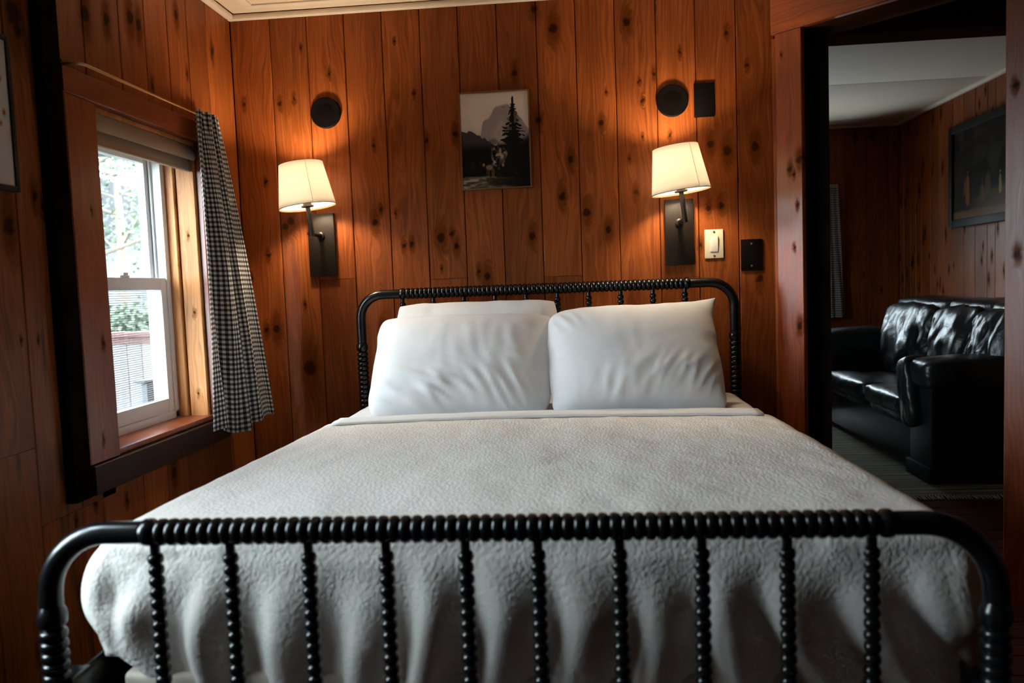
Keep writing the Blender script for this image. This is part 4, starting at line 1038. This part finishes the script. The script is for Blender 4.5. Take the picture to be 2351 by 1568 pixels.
MB().box(S(SX0+0.02, SY0+0.28, 0.03), S(SX1, SY1-0.22, 0.29), 0.02).build('base', 'leather_dull', sofa)
MB().box(S(SX0+0.005, SY0+0.01, 0.03), S(SX1, SY0+0.30, 0.56), 0.02).box(S(SX0-0.012, SY0, 0.0), S(SX1, SY0+0.31, 0.085), 0.008).build('arm', 'leather_dull', sofa)
puff('arm_pad', (SX0-0.02, SY0-0.015, 0.50), (SX1-0.1, SY0+0.29, 0.665), .05, (0.01, 0.01, 0.012), 2.0, wr=0.006)
puff('arm_front_roll', (SX0-0.045, SY0+0.17, 0.28), (SX0+0.10, SY0+0.34, 0.66), .05, (0.01, 0.01, 0.01), 4.0, mtx=Matrix.Rotation(R_(-18), 4, 'X'), wr=0.014)
MB().box(S(SX0+0.005, SY1-0.24, 0.03), S(SX1, SY1-0.02, 0.56), 0.02).build('arm', 'leather_dull', sofa)
puff('arm_pad', (SX0-0.03, SY1-0.27, 0.50), (SX1-0.1, SY1+0.01, 0.715), .05, (0.01, 0.01, 0.02), 7.0, wr=0.012)
MB().box(S(2.42, SY0+0.1, 0.03), S(SX1+0.02, SY1-0.1, 0.80), 0.04).build('back_frame', 'leather', sofa)
ys3 = [SY0+0.31, 5.34, SY1-0.25]
for k in range(2):
    y0, y1 = ys3[k]+0.004, ys3[k+1]-0.004
    puff('seat_cushion', (SX0-0.005, y0, 0.26), (2.40, y1, 0.40), .05, (0.02, 0.0, 0.035), 3.0+k, wr=0.008)
    puff('seat_roll', (SX0-0.035, y0+0.01, 0.32), (SX0+0.17, y1-0.01, 0.425), .05, (0.015, 0, 0.02), 5.0+k, wr=0.008)
for k, (y0, y1) in enumerate(((4.42, 4.80), (4.81, 5.345), (5.355, 6.19))):
    puff('back_cushion', (2.23, y0, 0.42), (2.46, y1, 0.90), .05, (0.05, 0, 0.02), 11.0+3*k, mtx=Matrix.Rotation(R_(12), 4, 'Y'), wr=0.035, res=26)
    puff('head_roll', (2.36, y0-0.03, 0.78), (2.60, y1+0.03, 0.945), .05, (0.02, 0, 0.02), 21.0+3*k, wr=0.012)

sofa.location.z = 0.0125
# ------------------------------------------------------------------ rug
rug = empty('woven_rug', (1.7, 5.2, 0)); tag(rug, 'striped brown woven rug with fringe beyond the doorway', 'rug')
MB().box((-0.75, -1.03, 0.0), (0.9, 1.3, 0.012), 0.003).build('pile', 'rug', rug)
fr = MB()
for k in range(110):
    x = -0.745+1.635*k/109; fr.tube([(x, -1.03, 0.008), (x+random.uniform(-.004, .004), -1.055, 0.006), (x+random.uniform(-.006, .006), -1.08, 0.003)], [0.0045, 0.006, 0.003], 5)
tag(fr.build('fringe', 'fringe', rug), kind='stuff')

# ------------------------------------------------------------------ outdoors, seen through the window
gr = MB().box((-60, -20, -0.5), (XL-0.5, 70, -0.4)).build('ground', 'lawn'); tag(gr, kind='structure')
dk = empty('porch_deck', (-3.6, 5.4, 0)); tag(dk, 'grey board porch deck outside the bedroom window', 'deck')
k = 0
yv = -3.4
while yv < 1.55:
    MB().box((-2.6, yv, -0.08), (1.95, yv+0.135, -0.05), 0.004).build('deck_board', 'deck', dk); yv += 0.14
for xx in (-2.4, -0.3, 1.8): MB().box((xx-0.05, -3.4, -0.4), (xx+0.05, 1.7, -0.08)).build('joist', 'deck', dk)
pr_ = empty('sky_blocker_roof', (-3.1, 4.6, 2.5)); tag(pr_, 'unseen board roof added over the deck to block sky light at the bedroom window', 'roof')  # unseen roof, added to hold high sky light off the window
xv = -1.5
while xv < 1.5:
    MB().box((xv, -2.3, 0.06), (xv+0.148, 2.5, 0.085), 0.003).build('blocker_board', 'siding', pr_); xv += 0.15
for yy_ in (-2.2, -0.7, 0.8, 2.3): MB().box((-1.5, yy_-0.03, -0.06), (1.5, yy_+0.03, 0.06), 0.003).build('blocker_rafter', 'siding', pr_)
MB().box((-1.52, -2.3, -0.14), (-1.46, 2.5, -0.06), 0.003).build('blocker_beam', 'siding', pr_)
for yy_ in (-2.25, 2.42): MB().box((-1.54, yy_-0.05, -2.55), (-1.44, yy_+0.05, -0.14), 0.004).build('blocker_post', 'siding', pr_)
fe = empty('porch_fence', (-3.6, 7.15, -0.05)); tag(fe, 'weathered board porch fence with red-brown cap rail', 'fence')
xv = -2.6
while xv < 1.9:
    MB().box((xv, -0.02, 0.03), (xv+0.138, 0, 0.86+0.0), 0.003).build('fence_board', 'fence', fe); xv += 0.142
MB().box((-2.65, -0.07, 0.862), (1.95, 0.07, 0.91), 0.004).build('cap_rail', 'fence_cap', fe)
MB().box((-2.6, -0.035, 0.80), (1.9, -0.021, 0.858), 0.003).build('top_rail', 'fence_cap', fe)
MB().box((-2.6, -0.06, 0.0), (1.9, -0.021, 0.09), 0.003).build('bottom_rail', 'siding', fe)
for xx in (-2.55, -0.9, 0.8): MB().box((xx, 0.001, -0.3), (xx+0.09, 0.09, 0.862), 0.003).build('fence_post', 'fence', fe)
# slatted deck chair by the fence
ch = empty('deck_chair', (-3.02, 6.1, -0.05), R_(-20)); tag(ch, 'grey slatted deck chair on the porch outside the window', 'chair')
for k in range(5):
    mb = MB(); mb.box((-0.25+k*0.102, -0.012, 0.0), (-0.155+k*0.102, 0.012, 0.75), 0.004, Matrix.Translation((0, 0.25, 0.28)) @ Matrix.Rotation(R_(-18), 4, 'X')); mb.build('back_slat', 'chair_paint', ch)
for k in range(5): MB().box((-0.26, -0.28+k*0.11, 0.33), (0.26, -0.19+k*0.11, 0.352), 0.004).build('seat_slat', 'chair_paint', ch)
for s in (-1, 1):
    for yy_ in (-0.25, 0.22): MB().box((s*0.28-0.03, yy_-0.04, 0), (s*0.28+0.03, yy_+0.04, 0.56 if yy_ < 0 else 0.52), 0.004).build('leg', 'chair_paint', ch)
    MB().box((s*0.30-0.06, -0.32, 0.56), (s*0.30+0.06, 0.34, 0.582), 0.004).build('arm', 'chair_paint', ch)
# neighbour's house
hs = empty('white_house', (-22, 34, -0.4), R_(20)); tag(hs, 'white house with paired windows beyond the porch fence', 'house')
MB().box((-8, 0, 0), (8, 8, 4.2)).build('wall', 'siding', hs)
for k in range(26): MB().box((-8, -0.03, 0.16*k), (8, 0.0, 0.16*k+0.15)).build('siding_board', 'siding', hs)
MB().poly_prism([(-8.6, 4.2), (8.6, 4.2), (0, 7.4)], -0.5, 8.5).build('roof', 'roof', hs)
for xx in (-6.4, -5.2, -2.0, -0.8, 2.4, 3.6, 6.0):
    wf_ = MB().box((xx, -0.10, 1.1), (xx+0.07, -0.02, 2.4)).box((xx+0.9, -0.10, 1.1), (xx+0.97, -0.02, 2.4)).box((xx, -0.10, 1.1), (xx+0.97, -0.02, 1.17)).box((xx, -0.10, 2.33), (xx+0.97, -0.02, 2.4)).box((xx, -0.09, 1.72), (xx+0.97, -0.02, 1.77)).build('window_frame', 'siding', hs)
    MB().box((xx+0.05, -0.06, 1.15), (xx+0.92, -0.04, 2.35)).build('pane', 'dark_glass', wf_)
def leaves(name, blobs, n, size, m, parent):
    vs_, f = [], []
    rr = random.Random(len(blobs)*7+n)
    for k in range(n):
        cx_, cy_, cz_, r_ = rr.choice(blobs)
        d_ = Vector((rr.gauss(0, 1), rr.gauss(0, 1), rr.gauss(0, 1))).normalized()*r_*(rr.random()**0.4)
        c_ = Vector((cx_, cy_, cz_))+d_; a_ = Vector((rr.gauss(0, 1), rr.gauss(0, 1), rr.gauss(0, 1))).normalized(); b_ = a_.orthogonal().normalized()
        s_ = size*rr.uniform(0.6, 1.3); i0 = len(vs_)
        vs_ += [tuple(c_-a_*s_), tuple(c_+b_*s_*0.5), tuple(c_+a_*s_), tuple(c_-b_*s_*0.5)]; f.append((i0, i0+1, i0+2, i0+3))
    me = bpy.data.meshes.new(name); me.from_pydata(vs_, [], f); me.materials.append(MAT[m])
    o = bpy.data.objects.new(name, me); col.objects.link(o); o.parent = parent; return tag(o, kind='stuff')
def tree(loc, h, spread, n, label, seed):
    rr = random.Random(seed); r = empty('leafy_tree', loc); tag(r, label, 'tree', 'trees beyond the porch')
    MB().tube([(0, 0, -0.1), (0.1, 0.05, h*0.3), (0.05, 0.1, h*0.6), (0.2, 0, h*0.9)], [0.22, 0.17, 0.11, 0.04], 10).build('trunk', 'bark', r)
    br = MB(); bl_ = []
    for k in range(13):
        an = rr.random()*6.28; z0 = h*rr.uniform(0.28, 0.8); L = spread*rr.uniform(0.5, 1.0)*(1.1-0.5*z0/h)
        e = Vector((math.cos(an)*L, math.sin(an)*L, z0+L*0.35)); br.tube([(0.06, 0.06, z0), tuple(e*0.5+Vector((0, 0, z0*0.5))), tuple(e)], [0.06, 0.04, 0.012], 6)
        bl_.append((e.x, e.y, e.z, spread*rr.uniform(0.22, 0.36))); bl_.append((e.x*0.6, e.y*0.6, e.z*0.97, spread*rr.uniform(0.18, 0.3)))
    br.build('branches', 'bark', r); leaves('foliage', bl_, n, 0.085, 'leaf', r)
tree((-11.5, 17.5, -0.4), 8.5, 3.4, 3000, 'tall leafy tree seen in the upper window sash', 3)
tree((-16.0, 27.0, -0.4), 9.5, 4.0, 4000, 'farther pale tree behind the taller leafy one, by the white house', 8)
def shrub(loc, r_, label):
    s_ = empty('shrub', loc); tag(s_, label, 'shrub', 'shrubs before the white house'); rr = random.Random(int(abs(loc[0])*10))
    MB().tube([(0, 0, -0.05), (0.05, 0, r_*0.5), (0.1, 0.1, r_)], [0.06, 0.05, 0.02], 6).build('stem', 'bark', s_)
    leaves('foliage', [(rr.uniform(-1, 1)*r_, rr.uniform(-.6, .6)*r_, r_*rr.uniform(.3, 1.0), r_*0.55) for _ in range(9)], 1800, 0.10, 'leaf2', s_)
shrub((-16.4, 24.0, -0.4), 1.0, 'round green shrub in front of the white house, left one')
shrub((-12.3, 22.5, -0.4), 1.1, 'round green shrub in front of the white house, right one')
shrub((-20.2, 28.5, -0.4), 1.3, 'larger shrub farther back beside the white house')
